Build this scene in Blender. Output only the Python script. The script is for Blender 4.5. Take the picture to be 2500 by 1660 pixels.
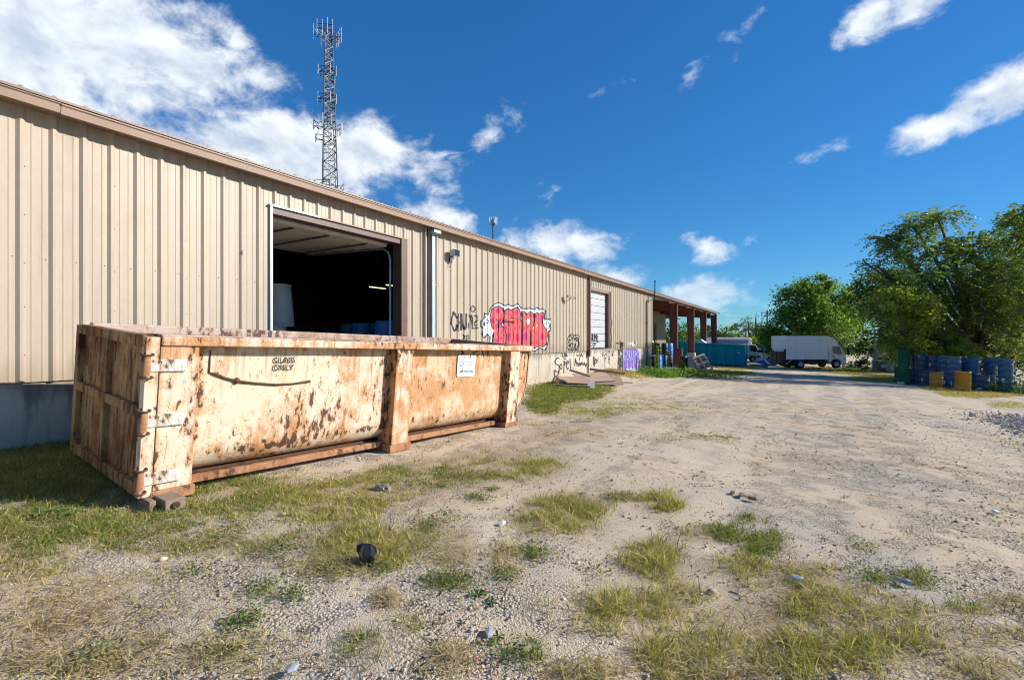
import bpy, bmesh, math, random
import numpy as np
from mathutils import Vector, Matrix
rad = math.radians
for _o in list(bpy.data.objects): bpy.data.objects.remove(_o)
SC = bpy.context.scene
COL = SC.collection
# ------------------------------------------------------------------ camera
YAW, EYE_Z, FPX, CX, CY = rad(31.1), 1.6, 1170.0, 1250.0, 828.0
cam_d = bpy.data.cameras.new('camera'); cam = bpy.data.objects.new('camera', cam_d); COL.objects.link(cam)
cam_d.sensor_width = 36.0; cam_d.lens = FPX / 2500 * 36.0; cam_d.shift_y = -(830 - CY) / 2500
cam_d.clip_start = 0.05; cam_d.clip_end = 3000
cam.location = (0, 0, EYE_Z); cam.rotation_euler = (rad(90), 0, YAW)
SC.camera = cam
# ------------------------------------------------------------------ world, sun, exposure
SUN_EL, SUN_AZ = rad(26.0), math.atan2(0.816, 0.578)      # azimuth from +Y towards +X
SUN_STRENGTH, SKY_STRENGTH, EXPOSURE = 4.6, 0.128, 0.66
sun_d = bpy.data.lights.new('sun', 'SUN'); sun = bpy.data.objects.new('sun', sun_d); COL.objects.link(sun)
sun_d.energy = SUN_STRENGTH; sun_d.angle = rad(0.53); sun_d.color = (1.0, 0.945, 0.865)
SDIR = Vector((math.cos(SUN_EL) * math.sin(SUN_AZ), math.cos(SUN_EL) * math.cos(SUN_AZ), math.sin(SUN_EL)))
sun.rotation_euler = SDIR.to_track_quat('Z', 'Y').to_euler(); sun.location = (20, 14, 30)
SC.view_settings.view_transform = 'Standard'; SC.view_settings.look = 'None'
SC.view_settings.exposure = EXPOSURE; SC.view_settings.gamma = 1.0; SC.view_settings.use_curve_mapping = False
SC.cycles.use_denoising = True; SC.cycles.filter_width = 1.05; SC.cycles.max_bounces = 6; SC.cycles.diffuse_bounces = 3; SC.cycles.adaptive_threshold = 0.02; SC.cycles.transparent_max_bounces = 12
SC.cycles.sample_clamp_indirect = 4.0

class NT:
    """small node-tree helper: n(type, inputs, **props) adds a node; a link is given as a socket"""
    def __init__(s, tree): s.t = tree; s.t.nodes.clear()
    def n(s, typ, ins=None, **pr):
        nd = s.t.nodes.new(typ)
        for k, v in pr.items(): setattr(nd, k, v)
        for k, v in (ins or {}).items():
            sk = nd.inputs[k]
            if isinstance(v, bpy.types.NodeSocket): s.t.links.new(v, sk)
            elif isinstance(v, bpy.types.Node): s.t.links.new(v.outputs[0], sk)
            else: sk.default_value = v
        return nd
    def m(s, op, a, b=0.0, c=0.0, clamp=False):
        return s.n('ShaderNodeMath', {0: a, 1: b, 2: c}, operation=op, use_clamp=clamp).outputs[0]
    def vm(s, op, a, b=(0, 0, 0)):
        return s.n('ShaderNodeVectorMath', {0: a, 1: b}, operation=op).outputs[0]
    def mix(s, f, a, b, blend='MIX'):
        nd = s.t.nodes.new('ShaderNodeMix'); nd.data_type = 'RGBA'; nd.blend_type = blend
        for i, v in ((0, f), (6, a), (7, b)):
            if isinstance(v, bpy.types.NodeSocket): s.t.links.new(v, nd.inputs[i])
            else: nd.inputs[i].default_value = v if i == 0 else (tuple(v) + (1,) if len(v) == 3 else v)
        return nd.outputs[2]
    def ramp(s, f, lo, hi):
        return s.n('ShaderNodeMapRange', {0: f, 1: lo, 2: hi, 3: 0.0, 4: 1.0}, interpolation_type='SMOOTHSTEP').outputs[0]
    def noise(s, vec, scale, detail=4, rough=0.55, dist=0.0):
        return s.n('ShaderNodeTexNoise', {'Vector': vec, 'Scale': scale, 'Detail': detail, 'Roughness': rough, 'Distortion': dist}).outputs[0]
    def map(s, vec, loc=(0, 0, 0), rot=(0, 0, 0), scale=(1, 1, 1), typ='POINT'):
        return s.n('ShaderNodeMapping', {'Vector': vec, 'Location': loc, 'Rotation': rot, 'Scale': scale}, vector_type=typ).outputs[0]

def build_world():
    w = bpy.data.worlds.new('World'); SC.world = w; w.use_nodes = True
    T = NT(w.node_tree)
    sky = T.n('ShaderNodeTexSky', sky_type='NISHITA')
    sky.sun_disc = False; sky.sun_elevation = SUN_EL; sky.sun_rotation = SUN_AZ
    sky.altitude = 300; sky.air_density = 1.0; sky.dust_density = 0.05; sky.ozone_density = 4.0
    soft = T.n('ShaderNodeGamma', {0: sky.outputs[0], 1: 0.66}).outputs[0]
    skyc = T.mix(1.0, T.n('ShaderNodeHueSaturation', {'Hue': 0.503, 'Saturation': 1.46, 'Value': 1.0, 'Color': soft}).outputs[0], (0.44, 0.85, 1.12), 'MULTIPLY')
    D = T.n('ShaderNodeTexCoord').outputs['Generated']
    sp = T.n('ShaderNodeSeparateXYZ', {0: D})
    az = T.m('ARCTAN2', sp.outputs[0], sp.outputs[1]); el = T.m('ARCSINE', sp.outputs[2])
    AE = T.n('ShaderNodeCombineXYZ', {0: az, 1: el, 2: 0.0}).outputs[0]
    # cumulus banks as soft ellipses in azimuth / elevation: px, py, half width, half height, tilt (deg), weight
    banks = [(120, 80, 420, 170, 4, 1.7), (300, 60, 260, 130, 4, 1.3), (430, 150, 230, 85, -10, 1.2), (290, 235, 230, 60, 8, 1.0), (560, 75, 80, 50, -30, 0.75), (60, 230, 330, 150, 0, 1.6), (170, 320, 220, 70, 0, 1.0),
             (610, 190, 120, 38, 10, 0.75), (560, 360, 200, 85, -4, 1.3), (750, 385, 230, 115, -4, 1.5), (930, 385, 170, 100, -14, 1.3), (980, 440, 80, 40, 0, .6),
             (440, 325, 120, 40, -15, .55), (1212, 318, 55, 48, 40, .62), (1090, 525, 125, 42, -4, 1.05),
             (1380, 592, 175, 58, -6, 1.15), (1330, 640, 120, 50, 0, 1.0), (1500, 678, 95, 40, -8, 1.0),
             (1715, 608, 75, 30, -8, .62), (1826, 581, 28, 16, 0, .5), (1710, 715, 110, 38, 6, .9), (1660, 745, 190, 34, 0, .72), (1880, 770, 240, 26, 0, .4),
             (2020, 368, 85, 26, 12, .62), (2260, 312, 130, 48, 12, .95), (2360, 275, 130, 60, 16, 1.0), (2460, 220, 130, 75, 20, 1.0),
             (2120, 50, 110, 58, 8, .85), (2230, 10, 130, 50, 6, .85), (1860, 22, 70, 42, 25, .62), (1450, 240, 90, 26, 20, .36), (1680, 195, 90, 24, 20, .36), (1330, 500, 50, 30, 20, .4)]
    acc = None
    rnd = random.Random(4)
    items = []
    for px, py, rx, ry, rot, wt in banks:
        t, s_ = (px - CX) / FPX, (CY - py) / FPX
        a = math.atan(t); e = math.atan2(s_, math.hypot(1, t))
        items.append((a - YAW, e, rx / FPX * math.cos(a) ** 2, ry / FPX * math.cos(a) * math.cos(e) ** 2, rad(rot), wt))
    for k in range(13):                                   # the same scattered fair-weather cumulus goes on round the rest of the sky
        items.append((rad(40 + k * 20) if k < 12 else rad(-100), rad(rnd.uniform(5, 38)), rad(rnd.uniform(6, 13)), rad(rnd.uniform(2.5, 5)), rad(rnd.uniform(-12, 12)), rnd.uniform(.7, 1.1)))
    for a, e, rx, ry, rot, wt in items:
        a = (a + math.pi) % (2 * math.pi) - math.pi
        mp = T.map(AE, (a, e, 0), (0, 0, rot), (rx, ry, 1), 'TEXTURE')
        ln = T.n('ShaderNodeVectorMath', {0: mp}, operation='LENGTH').outputs['Value']
        b = T.m('MULTIPLY_ADD', ln, -0.8 * wt, wt)
        acc = b if acc is None else T.m('SMOOTH_MAX', acc, b, 0.15)
    bias = T.m('MINIMUM', T.m('MAXIMUM', acc, -0.6), 1.15)
    wv = T.map(D, scale=(1, 1, 1.5))
    nz = T.noise(wv, 8.5, 8, 0.60, 0.25)
    nzu = T.noise(T.map(D, (0.022 * SDIR.x, 0.022 * SDIR.y, 0.03), (0, 0, 0), (1, 1, 1.5)), 8.5, 4, 0.58, 0.25)
    fine = T.noise(wv, 34, 5, 0.66, 0.5)
    dens = T.m('ADD', T.m('MULTIPLY_ADD', nz, 2.9, -1.52), T.m('MULTIPLY_ADD', bias, 1.15, -0.22))
    dens = T.m('ADD', dens, T.m('MULTIPLY_ADD', fine, 0.7, -0.35))
    mask = T.m('MULTIPLY', T.ramp(dens, -0.12, 0.80), T.m('MULTIPLY_ADD', T.ramp(el, 0.0, 0.24), 0.45, 0.52))
    lit = T.m('ADD', T.m('MULTIPLY_ADD', T.m('SUBTRACT', nz, nzu), 4.5, 0.66), T.m('MULTIPLY', T.m('SUBTRACT', dens, 0.75), -0.40), clamp=True)
    cc = T.mix(lit, (3.0, 3.5, 4.2), (4.9, 5.15, 5.4))
    col = T.mix(mask, skyc, cc)
    bg = T.n('ShaderNodeBackground', {0: col, 1: SKY_STRENGTH})
    T.n('ShaderNodeOutputWorld', {0: bg.outputs[0]})
    w.cycles.sampling_method = 'MANUAL'; w.cycles.sample_map_resolution = 512
build_world()

# ------------------------------------------------------------------ measuring helpers (photo pixel -> place in the yard)
FWD = Vector((-math.sin(YAW), math.cos(YAW), 0)); RGT = Vector((math.cos(YAW), math.sin(YAW), 0)); EYE = Vector((0, 0, EYE_Z))
WALL_X = -8.3
def at_depth(px, py, d): return EYE + FWD * d + RGT * ((px - CX) / FPX * d) + Vector((0, 0, (CY - py) / FPX * d))
def at_x(px, py, X=WALL_X):
    v = at_depth(px, py, 1.0) - EYE
    return EYE + v * (X / v.x)
def G(x, y):
    """height of the yard: a gentle fall away from the building and down the lane"""
    x = np.asarray(x, float); y = np.asarray(y, float)
    ys = np.where(y < 60, y, 60 + 9 * (1 - np.exp(-np.maximum(y - 60, 0) / 9)))
    ys = np.where(ys > -15, ys, -15 - 6 * (1 - np.exp((np.minimum(ys, -15) + 15) / 6)))
    xs = np.where(x < 13, x, 13 + 6 * (1 - np.exp(-np.maximum(x - 13, 0) / 6)))
    xs = np.where(xs > -9, xs, -9 - 3 * (1 - np.exp((np.minimum(xs, -9) + 9) / 3)))
    z = -0.034 * xs - 0.0214 * ys
    z = z + 0.013 * np.sin(1.3 * x + 0.7 * y) * np.sin(0.9 * y - 0.5 * x + 1) + 0.008 * np.sin(3.1 * x + 1.2 * y + 2) * np.sin(2.3 * y - 1.1 * x)
    g = lambda cx, cy, sx, sy, h: h * np.exp(-((x - cx) / sx) ** 2 - ((y - cy) / sy) ** 2)
    z = z + g(-8.0, 22.5, 1.1, 2.8, 0.30) + g(-3.6, 31.6, 2.6, 0.8, 0.16) + g(-4.6, 4.5, 1.2, 3.5, -0.05) + g(8.0, 35, 4, 6, -0.12) + g(-4, 47, 4, 4, -0.08) + g(5.2, 15.0, 0.75, 2.6, 0.20)
    return z
def gz(x, y): return float(G(x, y))
def at_ground(px, py):
    v = at_depth(px, py, 1.0) - EYE
    d = 1.6 / max(-v.z, 1e-3)
    for _ in range(40):
        p = EYE + v * d; d += (gz(p.x, p.y) - p.z) / v.z * 0.8
    p = EYE + v * d; return Vector((p.x, p.y, gz(p.x, p.y)))
def ground_pts(px, py):
    """many photo pixels -> yard points"""
    v = np.array(FWD) + np.outer((px - CX) / FPX, np.array(RGT)); v[:, 2] = (CY - py) / FPX; d = 1.6 / np.maximum(-v[:, 2], 1e-3)
    for _ in range(30): P = np.array(EYE) + v * d[:, None]; d = d + (G(P[:, 0], P[:, 1]) - P[:, 2]) / v[:, 2] * .8
    P = np.array(EYE) + v * d[:, None]; P[:, 2] = G(P[:, 0], P[:, 1]); return P
def proj(P):
    """world points (n,3) -> photo pixels"""
    P = np.asarray(P, float) - np.array(EYE); d = P @ np.array(FWD)
    return CX + FPX * (P @ np.array(RGT)) / d, CY - FPX * P[:, 2] / d, d

# ------------------------------------------------------------------ mesh and object helpers
class MB:
    def __init__(s): s.v = []; s.f = []; s.sm = []
    def add(s, vs, fs, smooth=False):
        o = len(s.v); s.v += [tuple(v) for v in vs]; s.f += [tuple(i + o for i in f) for f in fs]; s.sm += [smooth] * len(fs); return s
    def hexa(s, c): return s.add(c, [(0, 3, 2, 1), (4, 5, 6, 7), (0, 1, 5, 4), (1, 2, 6, 5), (2, 3, 7, 6), (3, 0, 4, 7)])
    def box(s, x0, x1, y0, y1, z0, z1):
        return s.hexa([(x0, y0, z0), (x1, y0, z0), (x1, y1, z0), (x0, y1, z0), (x0, y0, z1), (x1, y0, z1), (x1, y1, z1), (x0, y1, z1)])
    def bar(s, p, q, w, h, up=(0, 0, 1)):
        p, q, up = Vector(p), Vector(q), Vector(up); d = (q - p).normalized()
        a = d.cross(up); a = a.normalized() if a.length > 1e-5 else d.orthogonal().normalized()
        b = a.cross(d).normalized(); a, b = a * w / 2, b * h / 2
        return s.hexa([p - a - b, p + a - b, q + a - b, q - a - b, p - a + b, p + a + b, q + a + b, q - a + b])
    def tube(s, pts, r, n=8, cap=True, smooth=True):
        pts = [Vector(p) for p in pts]; r = r if isinstance(r, (list, tuple)) else [r] * len(pts)
        vs, fs = [], []; ref = None
        for i, p in enumerate(pts):
            d = (pts[min(i + 1, len(pts) - 1)] - pts[max(i - 1, 0)]).normalized()
            if ref is None: ref = d.orthogonal().normalized()
            a = (ref - d * ref.dot(d)); a = a.normalized() if a.length > 1e-6 else d.orthogonal().normalized(); ref = a; b = d.cross(a)
            vs += [p + (a * math.cos(2 * math.pi * k / n) + b * math.sin(2 * math.pi * k / n)) * r[i] for k in range(n)]
        for i in range(len(pts) - 1):
            for k in range(n): fs.append((i * n + k, i * n + (k + 1) % n, (i + 1) * n + (k + 1) % n, (i + 1) * n + k))
        s.add(vs, fs, smooth)
        if cap: s.add(vs[:n], [tuple(range(n))[::-1]]); s.add(vs[-n:], [tuple(range(n))])
        return s
    def lathe(s, prof, n=24, c=(0, 0, 0), axis='z', cap=True, smooth=True):
        vs, fs = [], []
        for r, z in prof:
            for k in range(n):
                a = 2 * math.pi * k / n; u, v = r * math.cos(a), r * math.sin(a)
                vs.append({'z': (c[0] + u, c[1] + v, c[2] + z), 'y': (c[0] + u, c[1] + z, c[2] + v), 'x': (c[0] + z, c[1] + u, c[2] + v)}[axis])
        for i in range(len(prof) - 1):
            for k in range(n):
                q = (i * n + k, i * n + (k + 1) % n, (i + 1) * n + (k + 1) % n, (i + 1) * n + k); fs.append(q if axis != 'y' else q[::-1])
        s.add(vs, fs, smooth)
        if cap: s.add(vs[:n], [tuple(range(n))[::-1]]); s.add(vs[-n:], [tuple(range(n))])
        return s
    def prism(s, poly, a0, a1, axis='y'):
        """extrude a 2-D polygon: axis y -> (x,z), axis x -> (y,z), axis z -> (x,y)"""
        P = lambda p, a: {'y': (p[0], a, p[1]), 'x': (a, p[0], p[1]), 'z': (p[0], p[1], a)}[axis]
        n = len(poly)
        return s.add([P(p, a0) for p in poly] + [P(p, a1) for p in poly],
                     [tuple(range(n))[::-1], tuple(range(n, 2 * n))] + [(i, (i + 1) % n, n + (i + 1) % n, n + i) for i in range(n)])
    def mesh(s, name):
        me = bpy.data.meshes.new(name); me.from_pydata(s.v, [], s.f)
        me.polygons.foreach_set('use_smooth', s.sm)
        bm = bmesh.new(); bm.from_mesh(me); bmesh.ops.recalc_face_normals(bm, faces=bm.faces); bm.to_mesh(me); bm.free()
        me.update(); return me
    def build(s, name, mat, parent=None, bevel=0.0, weld=False):
        me = s.mesh(name); return link(name, me, mat, parent, bevel)
def link(name, me, mat=None, parent=None, bevel=0.0):
    if mat is not None and not me.materials: me.materials.append(mat)
    o = bpy.data.objects.new(name, me); COL.objects.link(o)
    if parent is not None: o.parent = parent
    if bevel:
        b = o.modifiers.new('edge', 'BEVEL'); b.width = bevel; b.segments = 2; b.limit_method = 'ANGLE'; b.angle_limit = rad(40)
    return o
def fast_mesh(name, V, faces_flat, loop_start, loop_total, col=None, smooth=False):
    """numpy mesh; col = per-vertex RGB stored as the attribute 'col'"""
    me = bpy.data.meshes.new(name)
    me.vertices.add(len(V)); me.vertices.foreach_set('co', np.asarray(V, np.float32).ravel())
    me.loops.add(len(faces_flat)); me.loops.foreach_set('vertex_index', np.asarray(faces_flat, np.int32))
    me.polygons.add(len(loop_start)); me.polygons.foreach_set('loop_start', np.asarray(loop_start, np.int32))
    me.polygons.foreach_set('loop_total', np.asarray(loop_total, np.int32))
    if smooth: me.polygons.foreach_set('use_smooth', np.ones(len(loop_start), bool))
    me.update(calc_edges=True)
    if col is not None:
        at = me.color_attributes.new('col', 'FLOAT_COLOR', 'POINT')
        at.data.foreach_set('color', np.concatenate([np.asarray(col, np.float32), np.ones((len(V), 1), np.float32)], 1).ravel())
    me.validate(); return me
def quads_mesh(name, V, col=None, smooth=False):
    """V (n,4,3) separate quads"""
    n = len(V); return fast_mesh(name, V.reshape(-1, 3), np.arange(n * 4), np.arange(n) * 4, np.full(n, 4), None if col is None else np.repeat(col, 4, 0), smooth)
def tag(o, label=None, cat=None, group=None, kind=None):
    for k, v in (('label', label), ('category', cat), ('group', group), ('kind', kind)):
        if v: o[k] = v
    return o
def thing(name, label, cat, loc=(0, 0, 0), rz=0.0, group=None, mtx=None):
    o = bpy.data.objects.new(name, None); COL.objects.link(o); o.empty_display_size = 0.2
    if mtx is not None: o.matrix_world = mtx
    else: o.location = loc; o.rotation_euler = (0, 0, rz)
    return tag(o, label, cat, group)
def text_part(name, body, size, mat, parent, mtx, ext=0.0006):
    cu = bpy.data.curves.new(name, 'FONT'); cu.body = body; cu.size = size; cu.extrude = ext; cu.offset = size * .012; cu.resolution_u = 3
    o = bpy.data.objects.new(name, cu); COL.objects.link(o); bpy.context.view_layer.update()
    me = bpy.data.meshes.new_from_object(o.evaluated_get(bpy.context.evaluated_depsgraph_get()))
    bpy.data.objects.remove(o); me.name = name; me.materials.clear()
    o = link(name, me, mat, parent); o.matrix_local = mtx; return o

# ------------------------------------------------------------------ materials
def new_mat(name):
    m = bpy.data.materials.new(name); m.use_nodes = True; return m, NT(m.node_tree)
def finish(T, col, rough=0.6, metal=0.0, bump=None, bs=0.3, bd=0.02, spec=0.5):
    ins = {'Base Color': col if isinstance(col, bpy.types.NodeSocket) else tuple(col) + (1,), 'Roughness': rough, 'Metallic': metal, 'Specular IOR Level': spec}
    if bump is not None: ins['Normal'] = T.n('ShaderNodeBump', {'Strength': bs, 'Distance': bd, 'Height': bump}).outputs[0]
    b = T.n('ShaderNodeBsdfPrincipled', ins); T.n('ShaderNodeOutputMaterial', {0: b.outputs[0]}); return b
def worn(name, c, c2=None, scale=3.0, amt=0.5, rough=0.55, metal=0.0, streak=1.0, bump=0.0, spec=0.5, fine=40.0):
    """paint or metal with blotches and vertical streaks of a second tone"""
    m, T = new_mat(name); P = T.n('ShaderNodeTexCoord').outputs['Object']
    c2 = c2 or tuple(v * 0.6 for v in c)
    a = T.noise(T.map(P, scale=(1, 1, 1 / max(streak, .01))), scale, 6, 0.62)
    b = T.noise(P, fine, 3, 0.6)
    f = T.m('ADD', T.ramp(a, 0.42, 0.72), T.m('MULTIPLY_ADD', b, 0.5, -0.25), clamp=True)
    col = T.mix(T.m('MULTIPLY', f, amt), c, c2)
    finish(T, col, T.m('MULTIPLY_ADD', b, 0.25, rough - .12), metal, b if bump else None, bump, 0.004, spec); return m
def attr_mat(name, rough=0.85, trans=0.0, spec=0.25):
    m, T = new_mat(name); A = T.n('ShaderNodeAttribute', attribute_name='col').outputs[0]
    bs = T.n('ShaderNodeBsdfPrincipled', {'Base Color': A, 'Roughness': rough, 'Specular IOR Level': spec})
    out = bs.outputs[0]
    if trans:
        tr = T.n('ShaderNodeBsdfTranslucent', {0: T.mix(1.0, A, (1.5, 1.45, .6), 'MULTIPLY')})
        out = T.n('ShaderNodeMixShader', {0: trans, 1: out, 2: tr.outputs[0]}).outputs[0]
    T.n('ShaderNodeOutputMaterial', {0: out}); return m
def emit_mat(name, c, s):
    m, T = new_mat(name); e = T.n('ShaderNodeEmission', {0: tuple(c) + (1,), 1: s}); T.n('ShaderNodeOutputMaterial', {0: e.outputs[0]}); return m
# ================================================================== ground
def vnoise(x, y, seed=0):
    x = np.asarray(x, float); y = np.asarray(y, float); xi, yi = np.floor(x), np.floor(y); xf, yf = x - xi, y - yi
    h = lambda a, b: np.modf(np.abs(np.sin(a * 127.1 + b * 311.7 + seed * 74.7) * 43758.5453))[0]
    u, v = xf * xf * (3 - 2 * xf), yf * yf * (3 - 2 * yf)
    return (h(xi, yi) * (1 - u) + h(xi + 1, yi) * u) * (1 - v) + (h(xi, yi + 1) * (1 - u) + h(xi + 1, yi + 1) * u) * v
def fbm(x, y, seed=0, o=4):
    s, a, t = 0, 1, 0
    for k in range(o): s = s + a * vnoise(x * 2 ** k, y * 2 ** k, seed + k); t += a; a *= .5
    return s / t
# patches of grass seen in the yard: px, py, half width, half height, tufts per m2, blade height, dryness 0..1, tone
PATCH = [(130, 1165, 300, 85, 330, .13, .15, 0), (60, 1080, 150, 30, 300, .15, .1, 0), (180, 1285, 340, 42, 330, .10, .25, 0), (560, 1215, 190, 50, 330, .10, .15, 0), (390, 1320, 230, 38, 190, .09, .35, 0),
 (800, 1225, 160, 55, 330, .11, .4, 1), (900, 1335, 130, 62, 330, .13, .5, 1), (690, 1335, 130, 50, 170, .08, .4, 0), (60, 1330, 120, 60, 240, .09, .45, 0), (800, 1385, 90, 26, 130, .08, .6, 1),
 (130, 1440, 230, 60, 150, .08, .85, 2), (110, 1560, 260, 80, 260, .06, .97, 3), (420, 1450, 240, 70, 90, .06, .8, 2), (480, 1590, 240, 60, 200, .07, .75, 1), (150, 1620, 240, 45, 230, .08, .6, 1), (300, 1500, 200, 50, 130, .05, .97, 3),
 (720, 1455, 26, 16, 300, .06, .1, 0), (610, 1515, 36, 20, 260, .06, .1, 0), (635, 1438, 40, 18, 260, .06, .15, 0), (885, 1585, 85, 52, 400, .10, .12, 0), (1003, 1530, 32, 26, 400, .10, .3, 1), (390, 1560, 45, 40, 240, .09, .2, 0),
 (1380, 1258, 105, 52, 420, .15, .45, 1), (1310, 1270, 50, 40, 260, .13, .9, 1), (1612, 1228, 62, 30, 480, .14, .3, 1), (1512, 1212, 36, 13, 400, .10, .35, 0), (1440, 1235, 30, 25, 200, .08, .5, 1),
 (1235, 1140, 150, 36, 300, .10, .35, 1), (1050, 1165, 150, 40, 260, .09, .4, 0), (930, 1190, 120, 40, 230, .09, .4, 1), (1165, 1220, 30, 14, 350, .07, .05, 0), (1200, 1195, 26, 10, 300, .06, .1, 0),
 (1040, 1285, 40, 20, 300, .08, .15, 0), (1090, 1335, 80, 40, 150, .09, .6, 1), (1110, 1360, 46, 30, 80, .10, .7, 1), (1232, 1370, 40, 46, 80, .11, .6, 1), (1305, 1352, 34, 15, 400, .06, .03, 0), (1060, 1420, 50, 20, 260, .08, .3, 0), (1115, 1424, 36, 22, 300, .09, .2, 0), (1235, 1410, 45, 24, 300, .09, .3, 0), (945, 1462, 30, 20, 90, .08, .6, 1),
 (1600, 1370, 85, 55, 320, .15, .45, 1), (1530, 1500, 130, 62, 330, .15, .4, 1), (1300, 1490, 36, 26, 300, .11, .3, 0), (1265, 1590, 70, 46, 280, .13, .2, 0), (1095, 1610, 60, 40, 80, .09, .45, 1), (1640, 1450, 90, 40, 200, .13, .7, 1), (1420, 1640, 110, 26, 280, .11, .35, 1),
 (1720, 1300, 60, 20, 260, .10, .35, 1), (1770, 1300, 40, 22, 400, .10, .15, 0), (1862, 1325, 66, 34, 380, .11, .15, 0), (1800, 1385, 100, 32, 380, .12, .3, 1), (1960, 1395, 90, 24, 200, .09, .55, 1), (1825, 1267, 36, 14, 400, .08, .15, 0),
 (1930, 1450, 160, 48, 300, .12, .55, 1), (2080, 1490, 190, 48, 330, .12, .35, 1), (1850, 1540, 200, 60, 330, .13, .5, 1), (2060, 1600, 240, 55, 360, .14, .35, 1), (2250, 1560, 150, 45, 330, .13, .45, 1), (1650, 1610, 130, 50, 360, .14, .4, 1), (2420, 1630, 140, 40, 320, .13, .4, 1), (1750, 1640, 200, 26, 360, .13, .35, 1),
 (2243, 1409, 46, 18, 400, .08, .2, 0), (2140, 1413, 46, 18, 380, .08, .25, 0), (2107, 1333, 34, 10, 300, .06, .2, 0), (2330, 1490, 110, 20, 260, .09, .3, 0), (2470, 1470, 60, 20, 260, .09, .45, 1), (2440, 1555, 90, 26, 160, .09, .5, 1), (2050, 1385, 30, 8, 200, .06, .3, 0),
 (1390, 955, 95, 30, 220, .14, .1, 0), (1330, 985, 50, 26, 220, .13, .15, 0), (1440, 1005, 120, 22, 130, .08, .5, 1), (1560, 985, 120, 20, 45, .06, .5, 1), (1700, 1005, 140, 26, 26, .05, .45, 1), (1385, 1058, 110, 16, 120, .08, .6, 3), (1600, 1072, 50, 5, 120, .07, .2, 0), (1712, 1068, 36, 5, 160, .07, .1, 0), (1770, 1070, 40, 5, 130, .07, .2, 0), (1840, 1046, 30, 5, 120, .06, .3, 0), (1330, 1035, 60, 8, 60, .08, .7, 1),
 (1495, 907, 62, 13, 120, .16, .7, 3), (1560, 917, 50, 8, 90, .12, .7, 1), (1760, 912, 90, 8, 120, .14, .25, 0), (1690, 905, 60, 6, 80, .14, .3, 1), (1800, 899, 50, 4, 60, .15, .6, 1), (1620, 916, 50, 6, 110, .16, .1, 0),
 (2400, 960, 120, 11, 130, .13, .97, 1), (2300, 947, 60, 6, 110, .14, .9, 1), (2160, 925, 90, 9, 70, .16, .8, 1), (2100, 907, 90, 7, 60, .2, .5, 1), (1960, 899, 100, 3, 40, .15, .3, 0), (1870, 892, 60, 4, 40, .18, .3, 0), (2470, 990, 60, 10, 60, .09, .9, 1)]
WIDE = [(420, 1290, 520, 70, 120, .08, .35, 1), (150, 1360, 300, 70, 90, .08, .5, 1), (700, 1190, 420, 40, 90, .08, .35, 1), (200, 1520, 330, 140, 60, .06, .75, 1), (300, 1420, 520, 200, 26, .07, .55, 1), (900, 1330, 420, 130, 22, .07, .45, 1), (1250, 1240, 330, 130, 14, .07, .45, 1), (1500, 1430, 420, 170, 15, .09, .5, 1), (2000, 1520, 480, 120, 30, .09, .5, 1), (1100, 1560, 420, 110, 10, .07, .5, 0), (1150, 1130, 300, 50, 26, .07, .5, 1), (1560, 1000, 260, 45, 16, .05, .5, 1)]
def cover_at(px, py):
    """how strongly a yard spot (as photo pixel) lies in a grass patch"""
    s = np.zeros_like(px)
    for x, y, rx, ry, dn, h, dry, tn in PATCH:
        q = ((px - x) / (rx * 1.15)) ** 2 + ((py - y) / (ry * 1.15 + 2)) ** 2
        s = np.maximum(s, np.clip(1.35 - q, 0, 1) * min(1, dn / 260))
    return s
def spread(lo, hi, step, far):
    a = list(np.arange(lo, hi, step)); d = step; x = a[-1]
    while x < far: d *= 1.22; x += d; a.append(min(x, far))
    b = []; d = step; x = lo
    while x > -far: d *= 1.22; x -= d; b.append(max(x, -far))
    return np.array(b[::-1] + a)
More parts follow.
